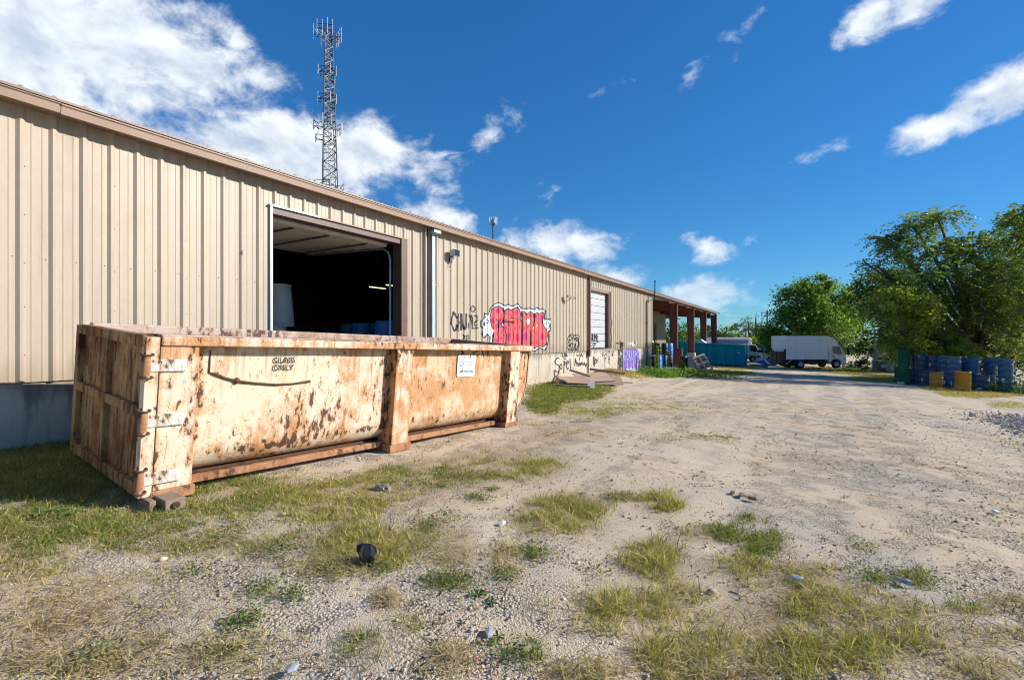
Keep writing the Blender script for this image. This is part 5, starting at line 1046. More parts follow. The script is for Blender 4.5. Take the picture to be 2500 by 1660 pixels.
car(1850, 60, (.35, -1), 'silver car with a bright windscreen between the two far trucks', worn('car_silver', (.42, .45, .48), None, 3, .3, .3, .4))
car(1838, 68, (.5, -1), 'dark grey car behind the cab truck by the blue container', worn('car_dark', (.06, .07, .08), None, 3, .3, .3, .3))
car(1862, 70, (.3, -1), 'white car furthest back between the far trucks', M['truck_white'])
loc, rz = place(1775, 64, (1, .05)); CT = thing('camper_trailer', 'white camper trailer roof showing above the blue container', 'trailer', loc, rz)
MB().prism([(-2.7, .5), (-2.75, 2.7), (-2.5, 2.95), (2.5, 2.95), (2.85, 2.7), (2.7, .5)], -1.1, 1.1, 'y').build('body', M['truck_white'], CT, .08)
MB().box(-2.4, 2.3, -1.115, -1.1, 1.5, 2.62).build('window_band', worn('camper_blue', (.16, .22, .33), (.1, .14, .2), 3, .5, .3), CT); MB().box(-2.7, 2.8, -1.13, 1.13, .42, .5).build('chassis', M['chassis'], CT)
for x in (-.5, .5): wheel(CT, x, -.95, .33, .2); wheel(CT, x, .95, .33, .2)
# blue roll-off container
M['teal_paint'] = worn('teal_paint', (.006, .29, .42), (.005, .20, .31), 2.2, .6, .7, 0, 3, 0, .15)
bz = gz(-7.7, 48.5)
BC = thing('blue_container', 'teal blue ribbed roll-off container half under the canopy', 'container', (-11.0, 47.7, bz + .18), 0); BC.rotation_euler = (0, rad(3.2), 0)
for k in range(8):
    MB().box(k * .825 + .05, (k + 1) * .825 - .05 + .02, .06, .09, .16, 1.92).build('side_sheet', M['teal_paint'], BC)
for k in range(9): MB().box(k * .825 - (.0 if k == 0 else .05), k * .825 + (.05 if k < 8 else 0), -.06, .1, .10, 1.92).build('side_rib', M['teal_paint'], BC, .008)
MB().box(-.02, 6.64, -.09, .12, 1.922, 2.03).build('top_rail', M['teal_paint'], BC, .01); MB().box(-.02, 6.64, 2.18, 2.33, 1.922, 2.03).build('top_rail', M['teal_paint'], BC, .01)
MB().box(-.02, 6.64, .0, .1, .02, .098).build('bottom_rail', M['chassis'], BC); MB().box(0, 6.6, 2.2, 2.3, .02, 1.92).build('rear_side', M['teal_paint'], BC)
MB().box(6.56, 6.62, .102, 2.2, .1, 1.92).build('end_plate', M['teal_paint'], BC); MB().box(0, .06, .102, 2.2, .1, 1.92).build('end_plate', M['teal_paint'], BC)
for y in (.5, 1.1, 1.7): MB().box(6.622, 6.68, y, y + .08, .1, 1.92).build('end_rib', M['teal_paint'], BC)
MB().box(.06, 6.56, .102, 2.2, .1, .14).build('floor_plate', M['chassis'], BC); MB().box(6.0, 6.18, -.004, -.001, 1.28, 1.36).build('sticker', M['sticker'], BC)
for x in (.4, 3.2, 6.2): MB().lathe([(.12, -.08), (.12, .08)], 12, (x, .2, .02), 'y').build('roller', M['chassis'], BC)
loc = lane(1705, 48.5)
def lumpy(name, mat, parent, R, seed, n=3, amp=.3):
    bm = bmesh.new(); bmesh.ops.create_icosphere(bm, subdivisions=n, radius=1); rn = random.Random(seed); o = [rn.uniform(0, 50) for _ in range(3)]
    for v in bm.verts:
        k = 1 + amp * (float(fbm(v.co.x * 2 + o[0] + v.co.z, v.co.y * 2 + o[1] - v.co.z, seed)) - .5) * 2; v.co = Vector((v.co.x * R[0], v.co.y * R[1], v.co.z * R[2])) * k
    me = bpy.data.meshes.new(name); bm.to_mesh(me); bm.free(); return link(name, me, mat, parent)
HP = lumpy('scrap_heap', M['sticker'], None, (.6, .5, .3), 4, 3, .9); HP.location = (-8.3, 48.9, bz + 2.05); tag(HP, 'crumpled white scrap heaped inside the blue container', 'scrap')
MB_ = HP
# blue tarp heap
M['tarp'] = worn('tarp', (.015, .06, .32), (.01, .04, .2), 4, .5, .35)
tp = lane(1866, 47.5); TP = lumpy('tarp_heap', M['tarp'], None, (1.1, .6, .42), 7, 4, .55); TP.location = (tp.x, tp.y, tp.z + .1); tag(TP, 'crumpled blue tarp heaped on the grass behind the box truck', 'tarp')
dp = lane(1835, 45.5); DHp = lumpy('dirt_heap', worn('dirt', (.30, .19, .12), (.2, .13, .08), 5, .6, .9), None, (1.3, .8, .3), 17, 3, .4); DHp.location = (dp.x, dp.y, dp.z); tag(DHp, 'low reddish dirt heap right of the blue container', 'dirt heap')

# ================================================================== things under the canopy
gcan = 'drums under the canopy'
cd = [(1605, 34.4, 0, 'plastic', 'drum_royal', 'blue drum under the left black drum'), (1605, 34.4, .9, 'plastic', 'drum_black', 'left black drum stacked beside the wall end'), (1621, 34.9, 0, 'plastic', 'drum_royal', 'blue drum under the right black drum'), (1621, 34.9, .9, 'plastic', 'drum_black', 'right black drum stacked beside the wall end'), (1633, 36.5, .9, 'plastic', 'drum_royal', 'dark blue upper drum against the first column'), (1633, 36.5, 0, 'plastic', 'drum_black', 'black lower drum against the first column'),
      (1688, 35.2, 0, 'plastic', 'drum_slate', 'slate grey drum at the front between the two columns'), (1676, 36.2, 0, 'plastic', 'drum_royal', 'bright blue drum behind the slate grey drum'), (1668, 35.4, 0, 'plastic', 'drum_black', 'black tub drum left of the slate grey drum'), (1694, 37.2, 0, 'plastic', 'drum_royal', 'blue drum below the second column')]
for px, d, dz, k, m_, lab in cd: p = lane(px, d, dz - .02); drum(p, k, m_, lab, gcan)
p = lane(1709, 33.0); BX = thing('blue_bin', 'dark blue bin behind the leaning pallet', 'bin', p, YAW + .1)
MB().hexa([(-.3, -.3, 0), (.3, -.3, 0), (.3, .3, 0), (-.3, .3, 0), (-.36, -.36, .9), (.36, -.36, .9), (.36, .36, .9), (-.36, .36, .9)]).build('body', M['drum_navy'], BX, .02); MB().box(-.4, .4, -.4, .4, .9, .95).build('lid', M['drum_navy'], BX, .01)
M['pallet_wood'] = worn('pallet_wood', (.36, .29, .22), (.22, .17, .13), 5, .6, .85)
def pallet(t):
    for y in (-.46, 0, .46): MB().box(-.6, .6, y - .02, y + .02, .02, .11).build('stringer', M['pallet_wood'], t)
    for k in range(6): x = -.6 + k * 1.1 / 5; MB().box(x, x + .1, -.5, .5, .112, .13).build('deck_board', M['pallet_wood'], t)
    for x in (-.6, -.05, .5): MB().box(x, x + .1, -.5, .5, .0, .018).build('bottom_board', M['pallet_wood'], t)
p = at_ground(1728, 907); PL = thing('leaning_pallet', 'weathered wooden pallet leaning against a dark blue bin', 'pallet', p)
b_up = Vector((0, 0, 1)); xl = RGT * 1.0; lean = (-xl * .38 + FWD * .35 + b_up * .85).normalized(); side = (RGT * .95 + FWD * .2); side = (side - lean * side.dot(lean)).normalized(); nrm = lean.cross(side)
PL.matrix_world = Matrix(((lean.x, side.x, nrm.x, p.x + lean.x * .6), (lean.y, side.y, nrm.y, p.y + lean.y * .6), (lean.z, side.z, nrm.z, p.z + lean.z * .6 + .03), (0, 0, 0, 1)))
pallet(PL)
p = lane(1655, 35.5); BS = thing('steel_cabinet', 'narrow dark red steel cabinet standing right of the first column', 'cabinet', p, .1)
MB().box(-.3, .3, -.25, .25, 0, 1.45).build('body', M['steel_red'], BS, .01); MB().box(-.28, .28, -.262, -.25, .05, 1.4).build('door', M['steel_red'], BS, .004); MB().bar((-.33, -.3, 0), (-.3, -.28, 1.5), .03, .03).build('loose_rod', M['galv'], BS)
p = at_ground(1638, 913); TB = thing('teal_tray', 'dark teal plastic tray with a pale rim among the weeds', 'tray', p + Vector((0, 0, .02)), .3)
MB().hexa([(-.28, -.2, 0), (.28, -.2, 0), (.28, .2, 0), (-.28, .2, 0), (-.34, -.26, .3), (.34, -.26, .3), (.34, .26, .3), (-.34, .26, .3)]).build('body', M['drum_teal'], TB); MB().box(-.37, .37, -.29, .29, .3, .34).build('rim', M['drum_grey'], TB)
p = at_ground(1600, 905); SH = thing('low_table', 'low table with white top edge among the tall weeds', 'table', p, 0)
MB().box(-.45, .45, -.7, .7, .95, .99).build('top', M['white_plastic'], SH)
for x in (-.4, .4):
    for y in (-.65, .65): MB().box(x - .03, x + .03, y - .03, y + .03, -.05, .95).build('leg', M['trim_edge'], SH)
# ------------------------------------------------------------------ boards by the wall
M['ply'] = worn('plywood', (.36, .25, .17), (.26, .17, .115), 3, .6, .7); M['ply_pale'] = worn('plywood_pale', (.47, .34, .25), (.34, .23, .16), 3, .6, .7)
def board(px, py, d_up, L, Wd, th, rz, rx, ry, label, mat='ply', name='plywood_sheet', cat='board'):
    p = at_ground(px, py); t = MB().box(-L / 2, L / 2, -Wd / 2, Wd / 2, 0, th).build(name, M[mat], None, .004); t.location = p + Vector((0, 0, d_up)); t.rotation_euler = (rx, ry, rz); return tag(t, label, cat, 'boards dumped by the wall')
RZ = YAW
board(1462, 938, .13, 1.75, 1.25, .03, RZ - .12, .17, -.02, 'flat brown plywood sheet at the bottom of the board pile')
board(1448, 936, .22, 1.35, 1.2, .035, RZ + .10, .20, -.03, 'topmost pale plywood sheet of the board pile', 'ply_pale')
board(1405, 940, .17, 1.15, 1.0, .03, RZ + .35, .16, .06, 'tilted brown plywood sheet left of the topmost sheet')
board(1395, 947, .05, 1.3, .14, .05, RZ - .25, 0, .03, 'dark plank lying in front of the board pile', 'timber', 'plank')
board(1372, 940, .05, .45, .4, .22, RZ + .3, .3, .2, 'broken brown box panel at the near end of the board pile', 'ply', 'broken_crate')
board(1482, 926, .30, 1.5, .10, .09, RZ - .35, 0, .10, 'long timber at the rear of the board pile', 'timber', 'plank')
board(1416, 935, .36, .95, .13, .06, RZ - .7, .1, .22, 'short dark plank propped across the plywood sheets', 'timber', 'plank')
p = at_ground(1443, 951); o = MB().box(-.12, .12, 0, .02, 0, .28).build('plastic_lid', M['white_plastic'], None, .01); o.location = p; o.rotation_euler = (-.3, .06, YAW + .05); tag(o, 'white plastic lid leaning on the front of the board pile', 'lid')
for px, py, L, rz, lab in ((1418, 1031, .45, .2, 'pale stick lying on the grass past the container'), (1530, 935, .5, -.4, 'dark stick on the dirt right of the board pile')):
    p = at_ground(px, py); o = MB().bar((-L / 2, 0, .02), (L / 2, 0, .025), .05, .03).build('stick', M['timber'] if rz < 0 else M['ply_pale']); o.location = p; o.rotation_euler = (0, 0, rz + YAW); tag(o, lab, 'stick')
# ------------------------------------------------------------------ tote tanks
M['tote'] = worn('tote_plastic', (.60, .62, .60), (.45, .46, .44), 3, .4, .5); M['tote_rust'] = worn('tote_rust', (.42, .24, .16), (.5, .45, .4), 3, .7, .5); M['tote_dark'] = worn('tote_dark', (.09, .10, .12), (.06, .065, .08), 3, .5, .6)
def tote(px, d, z, mat, label, rz=.2):
    p = lane(px, d, z); t = thing('tote_tank', label, 'tote tank', p, rz, 'tote tanks behind the drums')
    MB().box(-.5, .5, -.6, .6, .0, .04).box(-.5, -.4, -.6, .6, .04, .12).box(.4, .5, -.6, .6, .04, .12).box(-.05, .05, -.6, .6, .04, .12).build('pallet', M['tote_dark'], t)
    MB().box(-.46, .46, -.56, .56, .125, 1.08).build('bottle', M[mat], t, .05); MB().lathe([(.11, 0), (.11, .04), (0, .045)], 12, (0, 0, 1.08)).build('cap', M['black'], t)
    c = MB()
    for z_ in (.16, .36, .56, .76, .96, 1.1): 
        for s in (-1, 1): c.bar((-.5, s * .6, z_), (.5, s * .6, z_), .018, .018); c.bar((s * .5, -.6, z_), (s * .5, .6, z_), .018, .018)
    for k in range(7):
        for s in (-1, 1): c.bar((-.5 + k / 6, s * .602, .12), (-.5 + k / 6, s * .602, 1.1), .016, .016)
    for k in range(8):
        for s in (-1, 1): c.bar((s * .502, -.6 + k * 1.2 / 7, .12), (s * .502, -.6 + k * 1.2 / 7, 1.1), .016, .016)
    c.build('cage', M['galv'], t); MB().box(-.15, .18, -.625, -.615, .42, .68).build('label_plate', M['sticker'], t)
tote(2150, 43, .0, 'tote_dark', 'dark tote tank on the ground at the far end of the drum row'); tote(2152, 43, 1.14, 'tote_rust', 'rusty brown tote tank stacked on the dark one')
tote(2184, 42, .0, 'tote', 'pale tote tank on the ground left of the green drums', .5); tote(2188, 43.5, 1.0, 'tote', 'white tote tank stacked behind the green drums', .1); tote(2215, 42.5, .0, 'tote', 'pale tote tank hidden behind the green drums'); tote(2216, 42.5, 1.14, 'tote', 'white upper tote tank right of the green drums', .3); tote(2252, 42, .9, 'tote', 'white tote tank showing above the dark blue drums', .3); tote(2252, 42, -.24, 'tote_dark', 'dark tote tank behind the dark blue drums', .3)
# ------------------------------------------------------------------ litter
p = at_ground(897, 1376)
CN = thing('black_plastic_pot', 'crumpled black plastic pot lying in the yellow grass', 'plastic pot', p + Vector((0, 0, .05)), YAW - .2); CN.rotation_euler = (rad(-75), rad(30), YAW + .5)
prf = [(.035, -.05), (.042, -.048), (.052, .04), (.058, .065), (.062, .066), (.062, .072), (.050, .068), (.036, -.035)]
mb = MB(); mb.lathe(prf, 8, cap=False, smooth=False); mb.v = [(x * (1 + .14 * math.sin(z * 70 + x * 60)) * 1.15, y * (.82 + .1 * math.sin(z * 50)) * 1.05, z * 1.1) for x, y, z in mb.v]; M['gloss_black'] = worn('gloss_black', (.012, .012, .014), (.03, .03, .032), 20, .5, .22); mb.build('pot', M['gloss_black'], CN)
MB().lathe([(.0, -.052), (.046, -.054)], 8, cap=False).build('base', M['gloss_black'], CN)
rn = random.Random(12)
def scrap(px, py, sz, mat, label, h=.015, cat='litter', name='litter_scrap'):
    p = at_ground(px, py); n = 7; top = [(sz * rn.uniform(.6, 1.1) * math.cos(6.283 * k / n), sz * .6 * rn.uniform(.6, 1.1) * math.sin(6.283 * k / n)) for k in range(n)]
    mb = MB(); mb.add([(x, y, rn.uniform(0, h)) for x, y in top] + [(x * .92, y * .92, rn.uniform(h, 2 * h) + .003) for x, y in top] + [(0, 0, h * 2.4)], [tuple(range(n))] + [(k, (k + 1) % n, n + (k + 1) % n, n + k) for k in range(n)] + [(n + k, n + (k + 1) % n, 2 * n) for k in range(n)])
    o = mb.build(name, M[mat]); o.location = p + Vector((0, 0, .012)); o.rotation_euler = (0, 0, rn.uniform(0, 6)); return tag(o, label, cat)
M['pink'] = worn('pink_plastic', (.60, .10, .14), None, 9, .3, .5); M['clod'] = worn('clod', (.20, .15, .11), (.3, .24, .18), 14, .6, .95); M['chunk'] = worn('grey_chunk', (.34, .37, .40), (.22, .24, .26), 20, .6, .7)
scrap(1947, 1420, .05, 'white_plastic', 'crumpled white paper scrap in the grass at centre right'); scrap(2212, 1427, .06, 'chunk', 'grey plastic shred by the green tuft at right'); scrap(1184, 1446, .022, 'pink', 'pink plastic scrap on the gravel', .004); scrap(909, 1490, .010, 'pink', 'tiny pink scrap on the gravel near the green clump', .004); scrap(712, 1644, .045, 'chunk', 'grey broken plastic piece at the bottom edge', .012); scrap(1165, 1614, .010, 'pink', 'small magenta scrap near the bottom edge', .004); scrap(1195, 1550, .05, 'chunk', 'pale blue-grey shred beside a dark leaf', .008); scrap(2430, 1255, .05, 'white_plastic', 'pale flat scrap on the gravel at far right'); scrap(1226, 1285, .05, 'white_plastic', 'white scrap lying in the grass below the container end')
for px, py, sz_, lab in ((1810, 1214, .07, 'middle and largest of three dark dirt clods on the open gravel'), (1838, 1222, .05, 'rightmost of three dark dirt clods on the open gravel'), (1788, 1208, .05, 'leftmost of three dark dirt clods on the open gravel')): scrap(px, py, sz_, 'clod', lab, .015, 'clod', 'dirt_clod')['group'] = 'dirt clods on the open gravel'
p = at_ground(935, 1200); o = lumpy('stone', worn('stone', (.22, .18, .14), (.32, .27, .2), 8, .6, .9), None, (.10, .07, .06), 31, 3, .4); o.location = p + Vector((0, 0, .02)); tag(o, 'dark stone half sunk in the grass in front of the container', 'stone')
# ------------------------------------------------------------------ utility poles and wires
M['pole_wood'] = worn('pole_wood', (.10, .075, .06), (.06, .045, .035), 4, .6, .85)
def pole(px, d, top_py, label):
    p = lane(px, d); top = at_depth(px, top_py, d).z; t = thing('utility_pole', label, 'utility pole', p)
    MB().tube([(0, 0, -.3), (0, 0, top - p.z)], [.17, .11], 8).build('pole', M['pole_wood'], t); MB().bar((-.9, .3, top - p.z - .4), (.9, -.3, top - p.z - .4), .09, .11).build('crossarm', M['pole_wood'], t)
    for k in (-.8, 0, .8): MB().lathe([(.04, 0), (.05, .06), (.02, .12)], 8, (k, -k / 3, top - p.z - .34)).build('insulator', M['white_plastic'], t)
    return t
pole(1873, 82, 757, 'dark wooden utility pole left of the big trees')
far = at_depth(600, 740, 95); a = at_depth(1873, 762, 82); b = at_depth(3300, 720, 80)
for k, dz in enumerate((0, 0.9, 2.4)):
    pts = []
    for s0, s1 in ((far, a), (a, b)):
        pts += [s0.lerp(s1, i / 12) - Vector((0, 0, dz + 1.2 * 4 * (i / 12) * (1 - i / 12))) for i in range(13)]
    w_ = MB().tube(pts, .012, 4); tag(w_.build('power_line', M['black']), ['topmost', 'middle', 'lowest'][k] + ' thin power line crossing the sky beyond the canopy', 'power line')
# ================================================================== vegetation
RG = np.random.default_rng(7)
M['leaf'] = attr_mat('leaf', .55, .45, .35); M['grass'] = attr_mat('grass', .75, .32, .25); M['pebble'] = attr_mat('pebble', .9, 0, .2)
M['bark'] = worn('bark', (.085, .065, .05), (.045, .034, .027), 5, .7, .9, 0, 3, .3); M['bark_dead'] = worn('bark_dead', (.13, .10, .085), (.07, .055, .045), 5, .7, .9, 0, 3)
def unit(n, rg): v = rg.normal(size=(n, 3)); return v / np.linalg.norm(v, axis=1, keepdims=True)
def diamonds(C, A, l, w, rg):
    """leaf-shaped quads at C along A"""
    B = np.cross(A, unit(len(C), rg)); B /= np.linalg.norm(B, axis=1, keepdims=True) + 1e-9
    l = l[:, None]; w = w[:, None]; return np.stack([C - A * l / 2, C + B * w / 2 - A * l * .08, C + A * l / 2, C - B * w / 2 - A * l * .08], 1)
def tones(n, base, rg, sat=.25, per=None):
    base = np.asarray(base); k = rg.normal(1, sat, size=(n, 1)).clip(.45, 1.7); hue = rg.normal(0, .12, size=(n, 1))
    c = base * k; c[:, 0:1] *= (1 + hue); return c.clip(.004, .9)
def crown(blobs, n, size, base, rg, frond=0.0, shell=.55, gap=.75):
    """blobs: (centre, (rx,ry,rz), weight). returns quads, colours, twig ends"""
    Q, K, ends = [], [], []
    W = np.array([b[2] for b in blobs], float); W /= W.sum()
    for (c, r, _), w in zip(blobs, W):
        c = np.array(c); r = np.array(r); nc = max(10, int(n * w / 42)); u = unit(nc, rg); rad_ = (shell + (1 - shell) * rg.random((nc, 1))) ** .8
        cc = c + u * rad_ * r; cc[:, 2] = np.where(cc[:, 2] < c[2] - r[2] * .85, c[2] - r[2] * .85, cc[:, 2])
        keep = fbm(cc[:, 0] * gap + cc[:, 2] * gap * .7, cc[:, 1] * gap - cc[:, 2] * gap * .6, 77, 3) > .42 + .1 * rg.random(nc)
        keep[:3] = True; cc, u = cc[keep], u[keep]; nc = len(cc)
        tone = rg.normal(1, .22, nc).clip(.5, 1.6); yel = (rg.random(nc) < .22)
        ends.append((c, cc[rg.permutation(nc)[:7]]))
        m = 42; i = np.repeat(np.arange(nc), m)
        if frond > 0:
            # compound sprays: a drooping rachis with paired leaflets
            nf = 3; out = unit(nc * nf, rg) * .7 + np.repeat(u, nf, 0) * .9; out[:, 2] -= .25; out /= np.linalg.norm(out, axis=1, keepdims=True)
            st = np.repeat(cc, nf, 0) + rg.normal(0, .12, (nc * nf, 3)); s = np.tile(np.linspace(.08, 1, 14), nc * nf)
            fi = np.repeat(np.arange(nc * nf), 14); L = frond * rg.uniform(.6, 1.25, nc * nf)
            P = st[fi] + out[fi] * (L[fi] * s)[:, None]; P[:, 2] -= (s ** 2) * L[fi] * .35
            sd = np.cross(out, [0, 0, 1.0]); sd /= np.linalg.norm(sd, axis=1, keepdims=True) + 1e-9
            sg = np.tile(np.array([1, -1] * 7), nc * nf)[:, None]; A = sd[fi] * sg + out[fi] * .35 + rg.normal(0, .25, P.shape); A[:, 2] -= .25; A /= np.linalg.norm(A, axis=1, keepdims=True)
            l = size * rg.uniform(.7, 1.3, len(P)); Q.append(diamonds(P + A * (l * .5)[:, None], A, l, l * .42, rg)); ci = fi // nf
        else:
            sp = min(r) * .20 + .05; P = cc[i] + rg.normal(0, sp, (nc * m, 3)) * np.array([1, 1, .7]); A = unit(len(P), rg); A[:, 2] = A[:, 2] * .6 - .25; A /= np.linalg.norm(A, axis=1, keepdims=True)
            l = size * rg.uniform(.6, 1.35, len(P)); Q.append(diamonds(P, A, l, l * .5, rg)); ci = i
        col = tones(len(Q[-1]), base, rg, .16) * tone[ci][:, None]; col[yel[ci]] *= np.array([1.45, 1.25, .8]); K.append(col)
    return np.concatenate(Q), np.concatenate(K), ends
def make_tree(name, label, base, blobs, n, size, col, tr=.2, seed=1, frond=0.0, cat='tree', group='trees and bushes beyond the lane', fork=.35, bark='bark', shell=.55, stems=1, gap=.75):
    rg = np.random.default_rng(seed); rn = random.Random(seed); base = Vector(base)
    t = thing(name, label, cat, base, 0, group); b0 = np.array(base)
    Q, K, ends = crown([(np.array(c) - b0, r, w) for c, r, w in blobs], n, size, col, rg, frond, shell, gap)
    tk = MB(); zc = float(np.mean([e[0][2] for e in ends])); cx = np.mean([e[0] for e in ends], 0)
    for s in range(stems):
        ang = rn.uniform(0, 6); fk = Vector((cx[0] * .25 + .3 * math.cos(ang) * (stems > 1), cx[1] * .25 + .3 * math.sin(ang) * (stems > 1), zc * fork))
        tk.tube([(0.1 * math.cos(ang) * (stems > 1), 0.1 * math.sin(ang) * (stems > 1), -.3), (fk.x * .4 + .06, fk.y * .4, fk.z * .5), fk], [tr * 1.15, tr * .9, tr * .75], 8)
    for c, ee in ends:
        c = Vector(c); mid = fk.lerp(c, .5) + Vector((rn.uniform(-.3, .3), rn.uniform(-.3, .3), rn.uniform(0, .3)))
        tk.tube([fk, mid, c], [tr * .6, tr * .4, tr * .22], 6)
        for e in ee: e = Vector(e); m2 = c.lerp(e, .5) + Vector((0, 0, rn.uniform(-.1, .25))); tk.tube([c, m2, e], [tr * .2, tr * .12, tr * .04], 4)
    tk.build('trunk', M[bark], t)
    link('crown', quads_mesh('crown', Q, K), M['leaf'], t); return t
GRN, DGR, YGR, OLV = (.055, .115, .018), (.030, .070, .016), (.17, .22, .03), (.085, .12, .028)
B = lambda px, py, d, rx, rd, rz, w=1.0: (at_depth(px, py, d), (rx, rd, rz), w)
def gbase(px, d, dx=0): return lane(px, d)
# big feathery tree over the drums, its neighbours, and the trees round the truck
make_tree('feathery_tree', 'large feathery tree overhanging the stacked drums', gbase(2420, 33.5), [B(2330, 675, 31, 2.6, 2.2, 1.7, 1.0), B(2430, 700, 30, 3.2, 2.6, 2.4, 1.3), B(2250, 690, 31, 2.4, 2.2, 2.0), B(2300, 780, 30.5, 2.8, 2.3, 1.7), B(2420, 800, 29.5, 3.0, 2.3, 1.8, 1.2), B(2520, 670, 31, 2.4, 2.2, 2.0), B(2270, 605, 31.5, 1.6, 1.4, .5, .3), B(2370, 600, 31.5, 1.5, 1.5, .5, .3), B(2190, 610, 31, 1.6, 1.0, .7, .33), B(2140, 648, 31, .9, .7, .30, .12), B(2118, 668, 31, .45, .4, .16, .04), B(2165, 582, 31, .8, .6, .22, .09), B(2225, 548, 31.3, 1.0, .7, .3, .14), B(2290, 535, 31.5, 1.0, .8, .35, .16), B(2110, 640, 31, .35, .3, .12, .03), B(2500, 560, 31.5, 1.6, 1.5, 1.4, .5), B(2210, 820, 31, 1.6, 1.6, .8, .5), B(2330, 845, 30.2, 2.4, 2, .7, .5), B(2200, 745, 31.5, 1.7, 1.5, 1.2, .5), B(2360, 750, 33, 3.4, 2.0, 2.6, 1.0), B(2480, 800, 32, 2.6, 2.0, 2.0, .8), B(2270, 850, 31, 1.8, 1.6, .6, .5), B(2430, 858, 30, 2.4, 1.6, .6, .5)], 140000, .19, (.13, .19, .042), .24, 11, 1.0, shell=.25, gap=.6)
make_tree('feathery_tree', 'feathery tree leaning in at the right edge of the picture', gbase(2600, 27.0), [B(2560, 560, 26.0, 1.9, 1.9, 1.4), B(2530, 700, 25.5, 1.6, 1.7, 1.8), B(2560, 830, 25, 1.6, 1.6, 1.6), B(2500, 530, 26.5, .8, .6, .5, .2)], 24000, .18, (.13, .19, .042), .18, 12, .8, shell=.3)
make_tree('dark_tree', 'dark tree between the box truck tree and the feathery tree', gbase(2190, 45), [B(2160, 720, 42, 2.4, 2.2, 2.2), B(2215, 700, 42.5, 2.2, 2.2, 1.8), B(2185, 800, 42, 2.8, 2.4, 2.2), B(2240, 790, 42, 2.2, 2.2, 2.2)], 22000, .28, (.06, .115, .025), .22, 13)
make_tree('sunlit_tree_part', 'sunlit left part of the feathery tree, its light coloured into yellow-green leaves', gbase(2235, 33), [B(2180, 740, 29.2, 1.0, .9, 1.1), B(2195, 810, 29.2, 1.3, .9, 1.0), B(2225, 850, 29, 1.5, .9, .45, .7), B(2240, 760, 29, 1.0, .9, 1.2), B(2330, 862, 28.8, 1.6, .8, .35, .6)], 12000, .18, (.24, .30, .05), .14, 14)  # brighter leaf colour paints the sun on the feathery tree's left part
make_tree('broad_tree', 'broad round tree right behind the white box truck', gbase(1985, 57), [B(1960, 740, 54, 2.8, 2.6, 2.4, 1.1), B(2030, 735, 54, 2.6, 2.4, 2.4, 1.1), B(1925, 800, 53.5, 2.5, 2.3, 2.3), B(2000, 800, 53, 3.4, 2.6, 2.5, 1.3), B(2070, 760, 54.5, 2.2, 2.2, 2.2), B(1995, 700, 54.5, 2.0, 2.0, 1.2, .6), B(1900, 830, 54, 1.7, 1.7, 1.7, .6), B(2095, 715, 55, 1.5, 1.4, 1.0, .4)], 50000, .32, (.12, .215, .04), .3, 15)
make_tree('leafy_bush', 'pale-leaved bush beside the truck cab', gbase(2062, 48.5), [B(2040, 832, 48, 1.6, 1.3, 1.4), B(2075, 845, 48, 1.5, 1.3, 1.2), B(2035, 808, 48.5, 1.0, .9, .7, .5)], 7000, .24, (.10, .16, .03), .1, 16, cat='bush', fork=.3, stems=3)
make_tree('leafy_bush', 'low dark bush between the truck cab and the tote tanks', gbase(2105, 45), [B(2128, 850, 44.5, 1.6, 1.2, 1.2), B(2110, 893, 45, 1.6, 1.0, .5, .5)], 6000, .22, DGR, .08, 17, cat='bush', fork=.3, stems=3)
make_tree('thin_tree', 'thin small-leaved tree with bare limbs left of the utility pole', gbase(1828, 78), [B(1800, 805, 77, 1.4, 1.2, 1.3), B(1828, 790, 77, 1.8, 1.2, 1.2), B(1850, 815, 77, 1.5, 1.2, 1.2), B(1868, 808, 77, 1.2, 1.2, 1.0, .6)], 1900, .24, (.10, .13, .045), .24, 18, fork=.55)
for k, (px, py, d, rx, rz, c, n, lab) in enumerate(((1800, 838, 74, 2.6, 1.6, YGR, 4200, 'yellow-green bush above the camper trailer'), (1850, 842, 75, 2.4, 1.6, YGR, 4200, 'yellow-green bush above the silver car'), (1885, 835, 74, 2.0, 1.5, YGR, 3600, 'yellow-green bush right below the utility pole'), (1765, 828, 80, 2.6, 2.0, GRN, 3600, 'green bush seen right of the last canopy column'), (1735, 830, 84, 2.6, 2.2, GRN, 3600, 'green bush seen between the last two canopy columns'), (1665, 822, 76, 3.2, 2.4, GRN, 5200, 'green tree seen between the first two canopy columns'), (1627, 825, 84, 2.4, 2.2, DGR, 3600, 'dark tree seen left of the first canopy column'), (1705, 822, 88, 2.2, 1.8, DGR, 3000, 'dark bush seen between the second and third columns'), (1830, 840, 82, 3.6, 1.2, DGR, 4200, 'dark thicket behind the yellow-green bushes'))):
    make_tree('far_bush', lab, gbase(px, d), [B(px, py, d, rx, rx * .8, rz), B(px + 12, py + 10, d - .5, rx * .8, rx * .7, rz * .9), B(px - 14, py + 12, d + .4, rx * .8, rx * .7, rz * .8)], n, .34, c, .14, 30 + k, cat='bush', fork=.3, stems=2)
make_tree('dark_thicket', 'dark thicket in the shade right behind the drum row', gbase(2360, 34), [B(2270, 880, 33.5, 2.0, 1.2, 1.1), B(2340, 880, 33.5, 2.2, 1.2, 1.2), B(2410, 885, 32.5, 2.2, 1.2, 1.3), B(2480, 890, 31.5, 2.2, 1.2, 1.4), B(2240, 870, 36, 2, 1.2, 1.2), B(2500, 860, 33, 2, 1.2, 1.4)], 15000, .24, DGR, .08, 19, cat='bush', fork=.3, stems=4)
